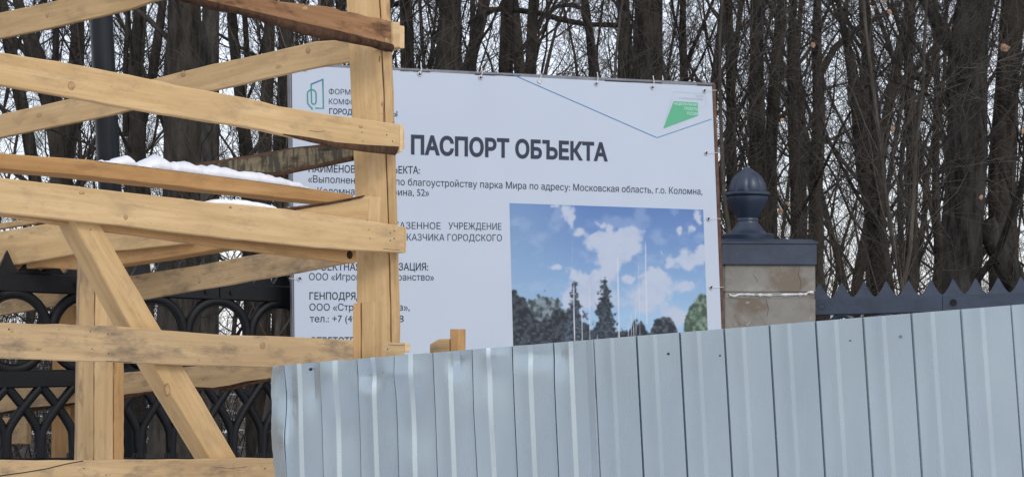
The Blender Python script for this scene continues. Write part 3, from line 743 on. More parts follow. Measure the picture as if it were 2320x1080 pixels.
def text(body, x0, x1, y0, y1, cap, m='ink', bold=0.0, lay=0):
    """lettering from pixel x0 to x1, baseline y0 -> y1, capital height cap (pixels)"""
    cu = bpy.data.curves.new('lettering', 'FONT'); cu.body = body; cu.size = 1
    o = bpy.data.objects.new('lettering', cu); C.objects.link(o); bpy.context.view_layer.update()
    cs = contours(o); bpy.data.objects.remove(o); bpy.data.curves.remove(cu)
    loops = []
    for c in cs:
        sg = 1 if area(c) > 0 else -1
        hole = any(q is not c and area(q) * area(c) < 0 and abs(area(q)) > abs(area(c)) and inside(c[0], q) for q in cs)
        loops.append(fatten(c, bold, -sg if hole else sg) if bold else c)
    pv = []; ed = []
    for c in loops:
        b0 = len(pv); pv += [v.to_2d() for v in c]; ed += [(b0 + i, b0 + (i + 1) % len(c)) for i in range(len(c))]
    ov, _, of, _, _, _ = delaunay_2d_cdt(pv, ed, [], 0, 1e-5)
    V = [Vector((v.x, v.y, 0)) for v in ov]; P2 = np.array([(v.x, v.y) for v in ov])
    cen = np.array([P2[list(f)].mean(0) for f in of]); A2 = np.array([pv[i] for i, j in ed]); B2 = np.array([pv[j] for i, j in ed])
    up_ = (A2[None, :, 1] <= cen[:, None, 1]) & (B2[None, :, 1] > cen[:, None, 1]); dn2 = (A2[None, :, 1] > cen[:, None, 1]) & (B2[None, :, 1] <= cen[:, None, 1])
    cr = (B2[None, :, 0] - A2[None, :, 0]) * (cen[:, None, 1] - A2[None, :, 1]) - (cen[:, None, 0] - A2[None, :, 0]) * (B2[None, :, 1] - A2[None, :, 1])
    wind = (up_ & (cr > 0)).sum(1) - (dn2 & (cr < 0)).sum(1)
    Fs = [tuple(f) for f, w_ in zip(of, wind) if w_ != 0]
    xs = [v.x for v in V]; xa, xb = min(xs), max(xs); CAPH = .73
    A_, B_ = bp(x0, y0, .0012 + lay), bp(x1, y1, .0012 + lay); up0 = bp(x0, y0 - cap, .0012 + lay) - A_
    W = [A_ + (B_ - A_) * ((v.x - xa) / (xb - xa)) + up0 * (v.y / CAPH) for v in V]
    used = sorted({i for f in Fs for i in f}); ren = {o_: n_ for n_, o_ in enumerate(used)}
    tag(link('printed_text', mesh_of('printed_text', [W[i] for i in used], [tuple(ren[i] for i in f) for f in Fs]), ban, M[m]), kind='stuff')
text('ПАСПОРТ ОБЪЕКТА', 931, 1377, 348, 364, 41, 'ink', .04)
text('НАИМЕНОВАНИЕ ОБЪЕКТА:', 699, 951, 390, 393.5, 17, 'ink', .014)
text('«Выполнение работ по благоустройству парка Мира по адресу: Московская область, г.о. Коломна,', 698, 1591, 413, 441, 16.5, 'ink', .004)
text('г. Коломна, ул. Гагарина, 52»', 700, 972, 440, 444, 16.5, 'ink', .004)
text('ЗАКАЗЧИК:', 700, 812, 491, 492, 16, 'ink', .014)
text('МУНИЦИПАЛЬНОЕ', 700, 876, 516, 517.5, 15.5); text('КАЗЕННОЕ', 893, 998, 518, 519, 15.5, 'ink', .003); text('УЧРЕЖДЕНИЕ', 1016, 1136, 519, 520.5, 15.5, 'ink', .003)
text('«УПРАВЛЕНИЕ', 700, 880, 543.5, 544.5, 15.5); text('ЗАКАЗЧИКА ГОРОДСКОГО', 897, 1137, 544.5, 546, 15.5, 'ink', .003)
text('ПРОЕКТНАЯ ОРГАНИЗАЦИЯ:', 700, 970, 612, 612, 17, 'ink', .014)
text('ООО «Игровое пространство»', 700, 983, 634, 635, 16, 'ink', .004)
text('ГЕНПОДРЯДЧИК:', 701, 866, 678, 678, 16.5, 'ink', .014)
text('ООО «Стр', 701, 801, 703, 703, 16, 'ink', .004); text('а»,', 903, 928, 703, 703, 16, 'ink', .004)
text('тел.: +7 (49', 702, 808, 729, 729, 16, 'ink', .004); text('8', 904, 914.5, 729, 729, 16, 'ink', .004)
text('ОТВЕТСТВЕННЫЙ:', 703, 878, 780, 779.5, 17, 'ink', .014)
text('ФОРМИРОВАНИЕ', 745, 884, 213.5, 219, 12.5, 'ink'); text('КОМФОРТНОЙ', 745, 858, 236, 240, 12.5, 'ink'); text('ГОРОДСКОЙ СРЕДЫ', 746, 900, 258, 264.5, 12.5, 'ink', .02)
def strip(pts, w, m, name='printed_line', off=.0012):
    V = []; Fs = []
    P_ = [bp(x, y, off) for x, y in pts]
    for i, p in enumerate(P_):
        a_ = P_[max(i - 1, 0)]; b_ = P_[min(i + 1, len(P_) - 1)]
        s = bn.cross((b_ - a_).normalized()) * w
        if 0 < i < len(P_) - 1:
            c_ = (P_[i] - a_).normalized().dot((b_ - a_).normalized()); s = s / max(c_, .4)
        V += [p - s, p + s]
    for i in range(len(P_) - 1): Fs.append((2 * i, 2 * i + 1, 2 * i + 3, 2 * i + 2))
    link(name, mesh_of(name, V, Fs), ban, M[m])
def poly(pts, m, name='printed_shape', off=.001):
    link(name, mesh_of(name, [bp(x, y, off) for x, y in pts], [tuple(range(len(pts)))]), ban, M[m])
strip([(1158, 168), (1488, 312)], .0021, 'ink_line'); strip([(1488, 312.3), (1612, 270)], .0018, 'ink_line', off=.0014)
z8 = lambda q: (640 + q[0] / 4.153, 140 + q[1] / 4.153)
strip([z8(q) for q in ((270, 300), (270, 213), (379, 168), (382, 300), (385, 440), (308, 437))], .0034, 'ink_teal', 'emblem')
strip([z8(q) for q in ((270, 213), (379, 168), (380, 225))], .0034, 'ink_blue', 'emblem', .0014)
import math as _m
def arc(cx, cy, r, a0, a1, n=8): return [(cx + r * _m.cos(R(a0 + (a1 - a0) * i / n)), cy - r * _m.sin(R(a0 + (a1 - a0) * i / n))) for i in range(n + 1)]
strip([z8(q) for q in [(278, 452), (276, 434), (262, 426)] + [(237, 392)] + arc(275, 305, 41, 180, 0) + [(316, 375)] + arc(294, 380, 21, 0, -180) + [(272, 300)]], .0034, 'ink_teal', 'emblem', .0016)
z6 = lambda x, y: (1460 + x / 6.355, 170 + y / 6.355)
poly([z6(420, 378), z6(768, 398), z6(772, 588), z6(268, 775)], 'ink_green')
strip([z6(300, 660), z6(340, 520), z6(415, 242), z6(880, 275), z6(882, 440), z6(785, 492)], .0007, 'ink_grey')
text('НАЦИОНАЛЬНЫЕ', *[z6(425, 0)[0], z6(757, 0)[0], z6(0, 433)[1], z6(0, 445)[1]], 6, 'ink_pale', .02, .0006)
text('ПРОЕКТЫ', z6(575, 0)[0], z6(762, 0)[0], z6(0, 505)[1], z6(0, 515)[1], 7, 'ink_pale', .02, .0006)
text('РОССИИ', z6(612, 0)[0], z6(764, 0)[0], z6(0, 572)[1], z6(0, 580)[1], 6.5, 'ink_pale', .02, .0006)
text('ЖИЛЬЁ', z6(735, 0)[0], z6(845, 0)[0], z6(0, 315)[1], z6(0, 321)[1], 3.8, 'ink_grey'); text('И ГОРОДСКАЯ СРЕДА', z6(500, 0)[0], z6(850, 0)[0], z6(0, 348)[1], z6(0, 366)[1], 4.2, 'ink_grey')

# printed picture: colours computed per vertex in the picture's own flat coordinates
gx, gy = 340, 300
TLp, TRp, BLp, BRp = (1154, 460), (1593, 475), (1165, 868), (1606, 822)
uu, vv = np.meshgrid(np.linspace(0, 1, gx + 1), np.linspace(0, 1, gy + 1))
px = (TLp[0] * (1 - uu) + TRp[0] * uu) * (1 - vv) + (BLp[0] * (1 - uu) + BRp[0] * uu) * vv
py = (TLp[1] * (1 - uu) + TRp[1] * uu) * (1 - vv) + (BLp[1] * (1 - uu) + BRp[1] * uu) * vv
X_, Y_ = (px - 1150) * 3.176, (py - 450) * 3.176
rs = np.random.RandomState(5)
def vnoise(x, y, seed):
    t = np.random.RandomState(seed).rand(256, 256); xi, yi = np.floor(x).astype(int), np.floor(y).astype(int); fx, fy = x - xi, y - yi
    fx, fy = fx * fx * (3 - 2 * fx), fy * fy * (3 - 2 * fy); g = lambda a, b: t[a % 256, b % 256]
    return (g(xi, yi) * (1 - fx) + g(xi + 1, yi) * fx) * (1 - fy) + (g(xi, yi + 1) * (1 - fx) + g(xi + 1, yi + 1) * fx) * fy
def fbm(x, y, seed, o=5):
    s = 0; a_ = .5
    for k in range(o): s = s + a_ * vnoise(x * 2 ** k, y * 2 ** k, seed + k); a_ *= .5
    return s
def smooth(a_, b_, x): t = np.clip((x - a_) / (b_ - a_), 0, 1); return t * t * (3 - 2 * t)
def lin(c): c = np.array(c) / 255.; return np.where(c < .04045, c / 12.92, ((c + .055) / 1.055) ** 2.4)
def mixp(A_, B_, f): return A_ * (1 - f[..., None]) + np.array(B_) * f[..., None]
v1 = np.clip(Y_ / 850, 0, 1)
img = mixp(np.broadcast_to(np.array([88., 118, 178]), X_.shape + (3,)), [150, 182, 218], v1 ** 1.1)
img = mixp(img, [138, 165, 200], smooth(700, 0, X_) * .45)
clouds = [(430, 90, 60, 60), (450, 160, 34, 60), (510, 240, 45, 34), (330, 60, 30, 18), (680, 180, 34, 30), (740, 205, 26, 30), (640, 300, 90, 70), (760, 320, 150, 100), (900, 250, 90, 70), (870, 360, 110, 70), (740, 440, 110, 60), (740, 530, 80, 70),
          (350, 490, 60, 32), (470, 530, 45, 65), (560, 570, 55, 45), (650, 550, 60, 30), (600, 700, 190, 120), (450, 740, 70, 110), (1080, 600, 110, 100), (1000, 720, 180, 120), (1060, 540, 60, 50), (870, 580, 45, 35), (1235, 230, 34, 45), (1320, 220, 18, 30),
          (1300, 440, 110, 90), (1170, 450, 38, 32), (1400, 390, 40, 60), (1280, 620, 80, 50), (1230, 850, 110, 80), (1110, 388, 9, 12), (950, 560, 20, 18), (1370, 130, 30, 60)]
n1 = fbm(X_ / 70, Y_ / 70, 11) - .5; n2 = fbm(X_ / 26, Y_ / 26, 31) - .5
cd = np.zeros(X_.shape); Xw = X_ + (fbm(X_ / 45, Y_ / 45, 201) - .5) * 70; Yw = Y_ + (fbm(X_ / 45, Y_ / 45, 211) - .5) * 70
for cx, cy, rx, ry in clouds: cd = cd + np.exp(-1.25 * (((Xw - cx) / rx) ** 2 + ((Yw - cy) / ry) ** 2))
cm = smooth(.24, .72, cd + n1 * .3 + n2 * .45)
img = mixp(img, [178, 187, 212], cm * .97)
img = mixp(img, [150, 165, 200], smooth(.45, .9, fbm(X_ / 60, Y_ / 60, 51)) * cm * .4)
img = mixp(img, [165, 182, 212], smooth(.5, .75, fbm(X_ / 120, Y_ / 90, 71)) * .35)
# trees
def mass(prof, seed, amp, sc=30):
    xs_, ys_ = zip(*prof); top = np.interp(X_, xs_, ys_)
    return smooth(-6, 6, Y_ - top + (fbm(X_ / sc, Y_ / sc, seed) - .5) * amp)
def tex(seed, a_, b_, sc=22): f = fbm(X_ / sc, Y_ / sc, seed); return mixp(np.broadcast_to(np.array(a_, float), X_.shape + (3,)), b_, smooth(.35, .68, f))
def over(msk, colr):
    global img; img = img * (1 - msk[..., None]) + colr * msk[..., None]
over(mass([(0, 1200), (120, 790), (160, 720), (250, 690), (330, 700), (380, 760), (450, 800), (480, 860), (560, 1200)], 81, 130), tex(91, (62, 72, 80), (128, 142, 158)))
over(mass([(0, 640), (60, 670), (120, 720), (160, 800), (200, 850), (300, 870), (330, 800), (400, 800), (460, 830), (520, 870), (600, 930), (700, 940), (870, 945), (905, 880), (960, 890), (1010, 960), (1250, 1010), (1450, 1010)], 82, 90), tex(92, (38, 42, 52), (66, 74, 84)))
def conifer(cx, y0, y1, w, seed, c1, c2):
    f = np.clip((Y_ - y0) / (y1 - y0), 0, 1); tier = .88 + .12 * np.sin(f * 34); hw = w * (f ** .75) * tier
    return over(smooth(-5, 5, hw - np.abs(X_ - cx) + (fbm(X_ / 18, Y_ / 18, seed) - .5) * 95) * (Y_ > y0), tex(seed + 1, c1, c2, 12))
conifer(480, 590, 1000, 75, 101, (44, 50, 62), (84, 98, 118)); conifer(700, 560, 1000, 100, 111, (38, 44, 54), (72, 84, 98)); conifer(548, 780, 1000, 30, 121, (44, 50, 60), (76, 86, 96))
over(mass([(1000, 1200), (1030, 930), (1060, 870), (1140, 840), (1190, 870), (1225, 950), (1250, 1200)], 83, 60), tex(93, (42, 48, 56), (82, 90, 104)))
over(mass([(1240, 1200), (1275, 860), (1310, 770), (1360, 710), (1460, 670)], 84, 90), tex(94, (66, 82, 72), (120, 140, 130)))
gap = smooth(.62, .72, fbm(X_ / 12, Y_ / 9, 131)) * (Y_ > 860) * (X_ < 900); img = mixp(img, [140, 152, 176], gap * .6)
for _ in range(2):
    q = np.pad(img, ((1, 1), (1, 1), (0, 0)), 'edge'); img = (q[1:-1, 1:-1] * 2 + q[:-2, 1:-1] + q[2:, 1:-1] + q[1:-1, :-2] + q[1:-1, 2:]) / 6
for x0, y0, x1, y1, w_, al in ((474, 600, 486, 1300, 3.5, .95), (468, 270, 462, 470, 1.2, .3), (533, 770, 542, 1300, 3, .9), (588, 590, 594, 1300, 3, .6), (790, 400, 808, 1300, 5, .8), (942, 450, 958, 1300, 2.5, .5), (990, 290, 1003, 900, 4, .75), (888, 800, 893, 1300, 2, .8), (920, 700, 926, 1300, 2, .7), (868, 880, 872, 1300, 2, .9), (906, 870, 911, 1300, 2, .9), (645, 950, 647, 1300, 2, .8)):
    xc = x0 + (x1 - x0) * (Y_ - y0) / (y1 - y0); mm = smooth(w_ + 1.5, w_ - 1, np.abs(X_ - xc)) * smooth(y0 - 2, y0 + 60, Y_) * (Y_ < y1) * al
    img = mixp(img, [196, 200, 218], mm)
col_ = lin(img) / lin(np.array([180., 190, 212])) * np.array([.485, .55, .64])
V = []; q00, q10, q01, q11 = bp(*TLp, .0007), bp(*TRp, .0007), bp(*BLp, .0007), bp(*BRp, .0007)
O_ = np.array(EYE); xx_ = (px - 1160) / F; yy_ = (540 - py) / F
ry_ = np.stack([xx_, cP - yy_ * sP, sP + yy_ * cP], -1); nb = np.array(bn); tt = np.dot(np.array(cTL) - O_, nb) / (ry_ @ nb)
PV = O_ + ry_ * tt[..., None] - nb * .0007
idx = np.arange((gx + 1) * (gy + 1)).reshape(gy + 1, gx + 1)
Fq = np.stack([idx[:-1, :-1], idx[:-1, 1:], idx[1:, 1:], idx[1:, :-1]], -1).reshape(-1, 4)
me = bpy.data.meshes.new('printed_picture'); me.from_pydata(PV.reshape(-1, 3).tolist(), [], Fq.tolist())
ca = me.color_attributes.new('Col', 'FLOAT_COLOR', 'POINT'); ca.data.foreach_set('color', np.concatenate([np.clip(col_, 0, 1).reshape(-1, 3), np.ones(((gx + 1) * (gy + 1), 1))], 1).ravel().astype('f'))
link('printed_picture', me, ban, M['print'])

# ---------------------------------------------------------------- profiled steel fence
PS = Plane(622, 5.82, 2320, 4.84)
sf = empty('steel_fence', PS.P(.9, 0), 'galvanised profiled sheet steel fence across the foreground', 'fence')
seams = [(639, 826), (720, 819), (803, 812), (889, 805), (971, 797), (1060, 790), (1150, 784), (1241, 774), (1332, 768), (1431, 757), (1534, 749), (1634, 741), (1737, 733), (1840, 726), (1947, 718), (2059, 709), (2172, 700), (2288, 691)]
sS = [PS.st(x, y) for x, y in seams]
per = (sS[-1][0] - sS[0][0]) / 17
ZT = lambda s: sS[0][1] + (sS[-1][1] - sS[0][1]) * (s - sS[0][0]) / (sS[-1][0] - sS[0][0]) + .0
# lean of the ribs, from the lower ends of the first and last seam
def sh(x, y, x2, y2):
    a_, b_ = PS.st(x, y), PS.st(x2, y2); return (b_[0] - a_[0]) / (a_[1] - b_[1])
k0_, k1_ = sh(641, 826, 649, 1080), sh(2286, 693, 2314, 1080)
dents = [(1200, 800, 38, 26, .005), (1030, 815, 18, 30, .008), (1120, 805, 22, 25, -.006), (1265, 800, 20, 40, .007), (700, 870, 20, 60, .006), (745, 850, 25, 60, -.006), (830, 850, 25, 25, .007), (905, 850, 40, 30, -.005), (650, 900, 22, 60, .010), (632, 1000, 14, 50, -.008), (780, 960, 60, 90, .004), (930, 960, 60, 80, .004), (1090, 930, 60, 80, -.004)]
dn_ = [(PS.st(x, y), w_ / F * 5.5, h_ / F * 5.5, a_) for x, y, w_, h_, a_ in dents]
PROF = ((-.03, 1, 0), (-.006, 1, 0), (.0, 1, 1), (.022, 1, 1), (.05, 0, 0), (.055, 0, 0), (.12, 0, 0), (.19, 0, 0), (.26, 0, 0), (.33, 0, 0), (.40, 0, 0), (.41, 0, 0), (.49, 1, 0), (.50, 1, 0), (.65, 1, 0), (.8, 1, 0))
AMP = lambda s: .0095 if s < sS[0][0] + per * 8.03 else .003
def depth_at(s, z):
    k = k0_ + (k1_ - k0_) * (s - sS[0][0]) / (sS[-1][0] - sS[0][0]); f = ((s - k * (ZT(s) - z) - sS[0][0]) / per) % 1
    return AMP(s) * (0 if f < .4 else min(1, (f - .4) / .09))
def sheet(s0, s1, off, nv=110):
    prof = []
    ks = int(math.floor((s0 - sS[0][0]) / per)) - 1
    s = ks
    P_ = []
    while s * per + sS[0][0] < s1 + per:
        b0 = s * per + sS[0][0]
        # seam (steep flank turned away), wide pan, flank turned to the viewer, wide crest
        for f, h, g in PROF:
            P_.append((b0 + f * per, h * AMP(b0 + per * .5) + g * .011 + (.0016 * math.sin(math.pi * (f - .05) / .35) if .05 < f < .4 else 0)))
        s += 1
    P_ = sorted([q for q in P_ if s0 <= q[0] <= s1])
    P_ = [(s0, P_[0][1])] + P_ + [(s1, P_[-1][1])]
    V = []; Fs = []; n = len(P_)
    for j in range(nv + 1):
        for s_, h in P_:
            zt_ = ZT(s_)
            f = j / nv; f = f ** 1.6
            z = zt_ * (1 - f) + .02 * f
            k = k0_ + (k1_ - k0_) * (s_ - sS[0][0]) / (sS[-1][0] - sS[0][0])
            ss = s_ + k * (zt_ - z)
            dp = h
            left = max(0, 1 - (s_ - sS[0][0]) / .95)
            for (cs, cz), w_, h_, a_ in dn_:
                e = ((s_ - cs) / w_) ** 2 + ((z - cz) / h_) ** 2
                if e < 6: dp += a_ * 1.5 * math.exp(-e)
            dp += left * .0055 * noise.noise(Vector((s_ * 5, z * 1.6, 4))) + .0012 * noise.noise(Vector((s_ * 2, z * 2, 8)))
            zz = z + (.003 * noise.noise(Vector((s_ * 25, 0, 1))) * left if j == 0 else 0)
            if s_ < sS[0][0]:     # crumpled left edge
                g_ = (sS[0][0] - s_) / .056
                ss += .010 * g_ * noise.noise(Vector((z * 9, 1, 1))) + .005 * g_ * noise.noise(Vector((z * 30, 1, 1))); dp += g_ * .010 + .012 * g_ * noise.noise(Vector((z * 7, 3, 1)))
                if j < 6: ss += (6 - j) * .0018 * g_; zz -= .010 * g_ * (j == 0)
            V.append(PS.P(ss, zz, off + dp))
    for j in range(nv):
        for i in range(n - 1):
            a0 = j * n + i; Fs.append((a0, a0 + 1, a0 + n + 1, a0 + n))
    me = mesh_of('profiled_sheet', V, Fs)
    o = link('profiled_sheet', me, sf, M['sheet'], smooth=True); me.set_sharp_from_angle(angle=R(14))
    return o
cuts = [sS[0][0] - .026, sS[7][0] + .3 * per, sS[0][0] + per * 16.3, sS[0][0] + per * 25]
cuts = [sS[0][0] - .056, sS[0][0] + per * 8.03, sS[0][0] + per * 17.03, sS[0][0] + per * 25]
for i in range(3): sheet(cuts[i], cuts[i + 1] - (0 if i == 2 else -.001), .0022 * i)
for x, y, r_ in ((699, 836, .004), (865, 843, .0035), (1129, 828, .004), (1513, 801, .0032), (1925, 771, .0018), (2039, 762, .004), (1630, 805, .0022)):
    s_, z_ = PS.st(x, y); bm = bmesh.new()
    d0 = depth_at(s_, z_) - .0012
    bm_tube(bm, [PS.P(s_, z_, d0), PS.P(s_, z_, d0 + .012)], r_, 12); link('screw', bm_mesh('screw', bm), sf, M['steel_frame'] if x in (865, 1129, 2039) else M['hole'])
# timber posts and rail that carry the sheets
PSb = PS.shift(.045)
bl = board('post', PSb, [(818, 684), (818, 820), (826, 1500)], [(848, 684), (846, 820), (849, 1500)], .055, M['pine'], sf, label='square timber post sticking up behind the sheets')
board('post', PSb, [(799, 687), (798, 820), (804, 1500)], [(816, 685), (816, 820), (824, 1500)], .05, M['pine_orange'], sf)  # second board in darker pine stands for the post's shaded left face
board('post', PSb.shift(.05), [(1019, 745), (1020, 850), (1030, 1500)], [(1040, 745), (1041, 850), (1046, 1500)], .045, M['pine_orange'], sf, label='short timber post end above the sheets')
board('rail', PSb.shift(.05), [(974, 779), (996, 767), (1017, 768)], [(974, 830), (1017, 830)], .04, M['pine_dirty'], sf, nst=4, label='cut rail end beside the short post')
board('rail', PSb.shift(.06), [(650, 905), (1400, 850), (2400, 780)], [(650, 950), (1400, 900), (2400, 840)], .04, M['pine'], sf)
for x in (1500, 2000, 2380):
    board('post', PSb, [(x, 800), (x + 20, 1500)], [(x + 45, 800), (x + 65, 1500)], .05, M['pine'], sf)

# ---------------------------------------------------------------- winter wood
class TB:
    def __init__(s): s.V = []; s.F = []; s.mi = []
    def tube(s, pts, rad, n, mi=0):
        base = len(s.V); m_ = len(pts); prev = None
        for i in range(m_):
            a_ = pts[max(i - 1, 0)]; b_ = pts[min(i + 1, m_ - 1)]
            t = b_ - a_; t.normalize()
            u = Vector((.3, .8, .1)) if prev is None else prev
            v = t.cross(u); v.normalize(); w_ = v.cross(t); prev = u
            r_ = rad[i]
            for k in range(n):
                c_, s_ = COS[n][k]; s.V.append(pts[i] + v * (c_ * r_) + w_ * (s_ * r_))
        for i in range(m_ - 1):
            for k in range(n):
                a0 = base + i * n + k; a1 = base + i * n + (k + 1) % n
                s.F.append((a0, a1, a1 + n, a0 + n))
    def mesh(s, name):
        me = bpy.data.meshes.new(name); me.from_pydata(s.V, [], s.F); me.shade_smooth(); return me
COS = {n: [(math.cos(2 * math.pi * k / n), math.sin(2 * math.pi * k / n)) for k in range(n)] for n in (3, 4, 5, 6, 8, 10, 12, 14)}
def wander(r, p, dr, L, n, wob, up=0.0):
    pts = [p.copy()]; d_ = dr.normalized(); st = L / n
    for i in range(n):
        d_ = (d_ + Vector((r.uniform(-wob, wob), r.uniform(-wob, wob), r.uniform(-wob, wob) + up))).normalized()
        p = p + d_ * st; pts.append(p)
    return pts
def rdir(r, base, ang):
    a_ = r.uniform(0, 2 * math.pi); u = base.orthogonal().normalized(); v = base.cross(u)
    return base * math.cos(ang) + (u * math.cos(a_) + v * math.sin(a_)) * math.sin(ang)
def crown(seed, H=14, limbs=22, zmin=1.2, subs=7, twigs=6, spread=1.0, droop=0.0, trunk=None, r0=.16, tw=.0045):
    r = random.Random(seed); tb = TB(); tr = trunk or wander(r, Vector((0, 0, 0)), Vector((r.uniform(-.16, .16), r.uniform(-.16, .16), 1)), H, 14, .095, .04)
    n = len(tr) - 1
    for i in range(limbs):
        f = (zmin + (H - zmin) * (i + r.random()) / limbs) / H; k = min(int(f * n), n - 1); p = tr[k].lerp(tr[k + 1], f * n - k)
        ang = r.uniform(.5, 1.15); dr = rdir(r, Vector((0, 0, 1)), ang); L = r.uniform(1.5, 3.6) * spread * (1.15 - .6 * f); rr_ = r0 * .30 * (1 - .6 * f) * r.uniform(.5, 1)
        lp_ = wander(r, p, dr, L, 7, .26, .10 - droop); tb.tube(lp_, [rr_ * (1 - .8 * q / 7) for q in range(8)], 5)
        for j in range(subs):
            g_ = r.uniform(.15, 1); kk = min(int(g_ * 7), 6); q = lp_[kk].lerp(lp_[kk + 1], g_ * 7 - kk)
            base = (lp_[kk + 1] - lp_[kk]).normalized(); L2 = r.uniform(.6, 1.5) * spread * (1.2 - .5 * g_)
            sp_ = wander(r, q, rdir(r, base, r.uniform(.5, 1.0)), L2, 5, .28, .08 - droop); r2_ = max(rr_ * .4 * (1 - .5 * g_), tw * 1.6)
            tb.tube(sp_, [r2_ * (1 - .7 * q_ / 5) for q_ in range(6)], 3)
            for l in range(twigs):
                h_ = r.uniform(.1, 1); kk2 = min(int(h_ * 5), 4); q2 = sp_[kk2].lerp(sp_[kk2 + 1], h_ * 5 - kk2)
                tp = wander(r, q2, rdir(r, (sp_[kk2 + 1] - sp_[kk2]).normalized(), r.uniform(.4, 1.1)), r.uniform(.25, .75), 3, .35, .05 - droop)
                tb.tube(tp, [tw, tw * .8, tw * .6, tw * .4], 3)
    return tr, tb
def trunk_mesh(name, pts, rad, seed=0, n=12, sub=3):
    tb = TB(); P_ = []; R_ = []
    for i in range(len(pts) - 1):
        for k in range(sub):
            f = k / sub; P_.append(pts[i].lerp(pts[i + 1], f)); R_.append(rad[i] * (1 - f) + rad[i + 1] * f)
    P_.append(pts[-1]); R_.append(rad[-1]); tb.tube(P_, R_, n)
    for i, v in enumerate(tb.V):
        c = P_[i // n]; d_ = v - c; rr_ = d_.length
        k = noise.noise(Vector((v.x * 5 + seed, v.y * 5, v.z * 1.3))) * .16 + noise.noise(Vector((v.x * 16 + seed, v.y * 16, v.z * 3))) * .07
        tb.V[i] = c + d_ * (1 + k)
    return tb.mesh(name)

# far wood: a few kinds of tree, copied
protos = []
for i in range(7):
    tr, tb = crown(100 + i, 14 + i % 3 * 2, 24 + i % 3 * 4, 1.0, 7, 6, 1.0 + .12 * (i % 3), .02 * (i % 2), r0=.15)
    cm_ = tb.mesh('crown')
    tm = trunk_mesh('trunk', tr, [.095 * (1 - .7 * k / (len(tr) - 1)) + (.04 if k == 0 else 0) for k in range(len(tr))], i, 8, 2)
    for me_, mm in ((cm_, M['twig']), (tm, M['bark'] if i % 3 else M['bark_brown'])): me_.materials.append(mm)
    protos.append((tm, cm_))
def place_tree(loc, rot, sc_, k, label, group=None, trunk=None, crownk=None):
    e = empty('bare_tree', loc, label, 'tree', group); e.rotation_euler = (0, 0, rot); e.scale = (sc_,) * 3
    for nm, me_ in (('trunk', protos[k][0]), ('crown', protos[k][1])):
        o = bpy.data.objects.new(nm, me_); C.objects.link(o); o.parent = e
    return e
r = random.Random(42)
GL = 'slender leafless tree standing deep in the dark winter wood'
cnt = 0
for D0, D1, num in ((22, 30, 5), (30, 42, 12), (42, 60, 24), (60, 95, 44)):
    for i in range(num):
        D = r.uniform(D0, D1); half = D * .268 + 2.0
        x = -half + 2 * half * (i + r.uniform(-.1, 1.1)) / num
        place_tree((x, D, -.05), r.uniform(0, 6.28), r.uniform(.6, 1.45), r.randrange(7), GL, 'leafless trees deep in the wood'); cnt += 1

for i in range(56):      # the wood goes on to both sides of the view
    D = r.uniform(18, 75); x = (D * .268 + r.uniform(1.5, 16)) * (1 if i % 2 else -1)
    place_tree((x, D, -.05), r.uniform(0, 6.28), r.uniform(.8, 1.5), r.randrange(7), GL, 'leafless trees deep in the wood')
# nearer trunks one can tell apart, each set where it stands, with its own shape
def big_tree(path, D, label, m, crown_k=None, seed=0, forks=(), crown_scale=.95, limbs=20, tw=.0036, zmin=1.4, lv=(6, 6)):
    """path: list of (x, y, width px); extended to the ground and above the frame"""
    pts = [at(x, y, D) for x, y, w_ in path]; rad = [w_ * .93 / 2 / F * D for x, y, w_ in path]
    v = (pts[-1] - pts[-2]).normalized(); low = pts[-1] + v * (pts[-1].z / max(-v.z, .2)); low.z = -.05
    u = (pts[0] - pts[1]).normalized(); u = (u + Vector((0, 0, .8))).normalized(); hi = pts[0] + u * 5; hi2 = hi + Vector((.3, .2, 4))
    allp = [low] + pts[::-1] + [hi, hi2]; allr = [rad[-1] * 1.35] + rad[::-1] + [rad[0] * .7, rad[0] * .3]
    e = empty('bare_tree', low, label, 'tree')
    me_ = trunk_mesh('trunk', allp, allr, seed, 14, 5); link('trunk', me_, e, m)
    for fp in forks:
        fp_ = [at(x, y, D) for x, y, w_ in fp]; fr = [w_ / 2 / F * D for x, y, w_ in fp]
        link('limb', trunk_mesh('limb', fp_, fr, seed + 3, 10, 5), e, m, smooth=False)
    # crown built along the trunk
    H = hi2.z; N_ = 14; tr = []
    zs = [p.z for p in allp]
    for k in range(N_ + 1):
        z = H * k / N_; j = 0
        while j < len(zs) - 2 and zs[j + 1] < z: j += 1
        f = (z - zs[j]) / max(zs[j + 1] - zs[j], 1e-4); tr.append(allp[j].lerp(allp[j + 1], min(max(f, 0), 1)))
    _, tb = crown(seed + 900, H, limbs, zmin, lv[0], lv[1], crown_scale, .0, tr, max(rad[0] * .8, .08), tw)
    link('crown', tb.mesh('crown'), e, M['twig'])
    return e
B1, B2, B3 = M['bark'], M['bark_grey'], M['bark_brown']
big_tree([(35, -20, 26), (55, 60, 30), (95, 160, 46), (120, 260, 40), (135, 360, 42), (140, 700, 50)], 19, 'dark leaning trunk at the far left edge behind the boards', B1, seed=1, forks=[[(95, 170, 20), (60, 120, 14), (10, 60, 10)]])
big_tree([(128, -20, 16), (126, 150, 18), (130, 360, 24), (132, 700, 28)], 24, 'thin straight trunk between the left edge and the lamp post', B1, seed=2)
big_tree([(188, -20, 24), (172, 100, 30), (160, 250, 30), (150, 360, 34), (145, 700, 40)], 21, 'trunk just left of the lamp post', B3, seed=3)
big_tree([(318, -20, 22), (308, 100, 28), (300, 200, 30), (312, 290, 44), (305, 360, 50), (300, 700, 60)], 18, 'forked dark trunk just right of the lamp post', B1, seed=4, forks=[[(318, 300, 22), (345, 170, 22), (362, 60, 20), (372, -20, 16)], [(285, 310, 16), (285, 130, 13), (292, 0, 12)]])
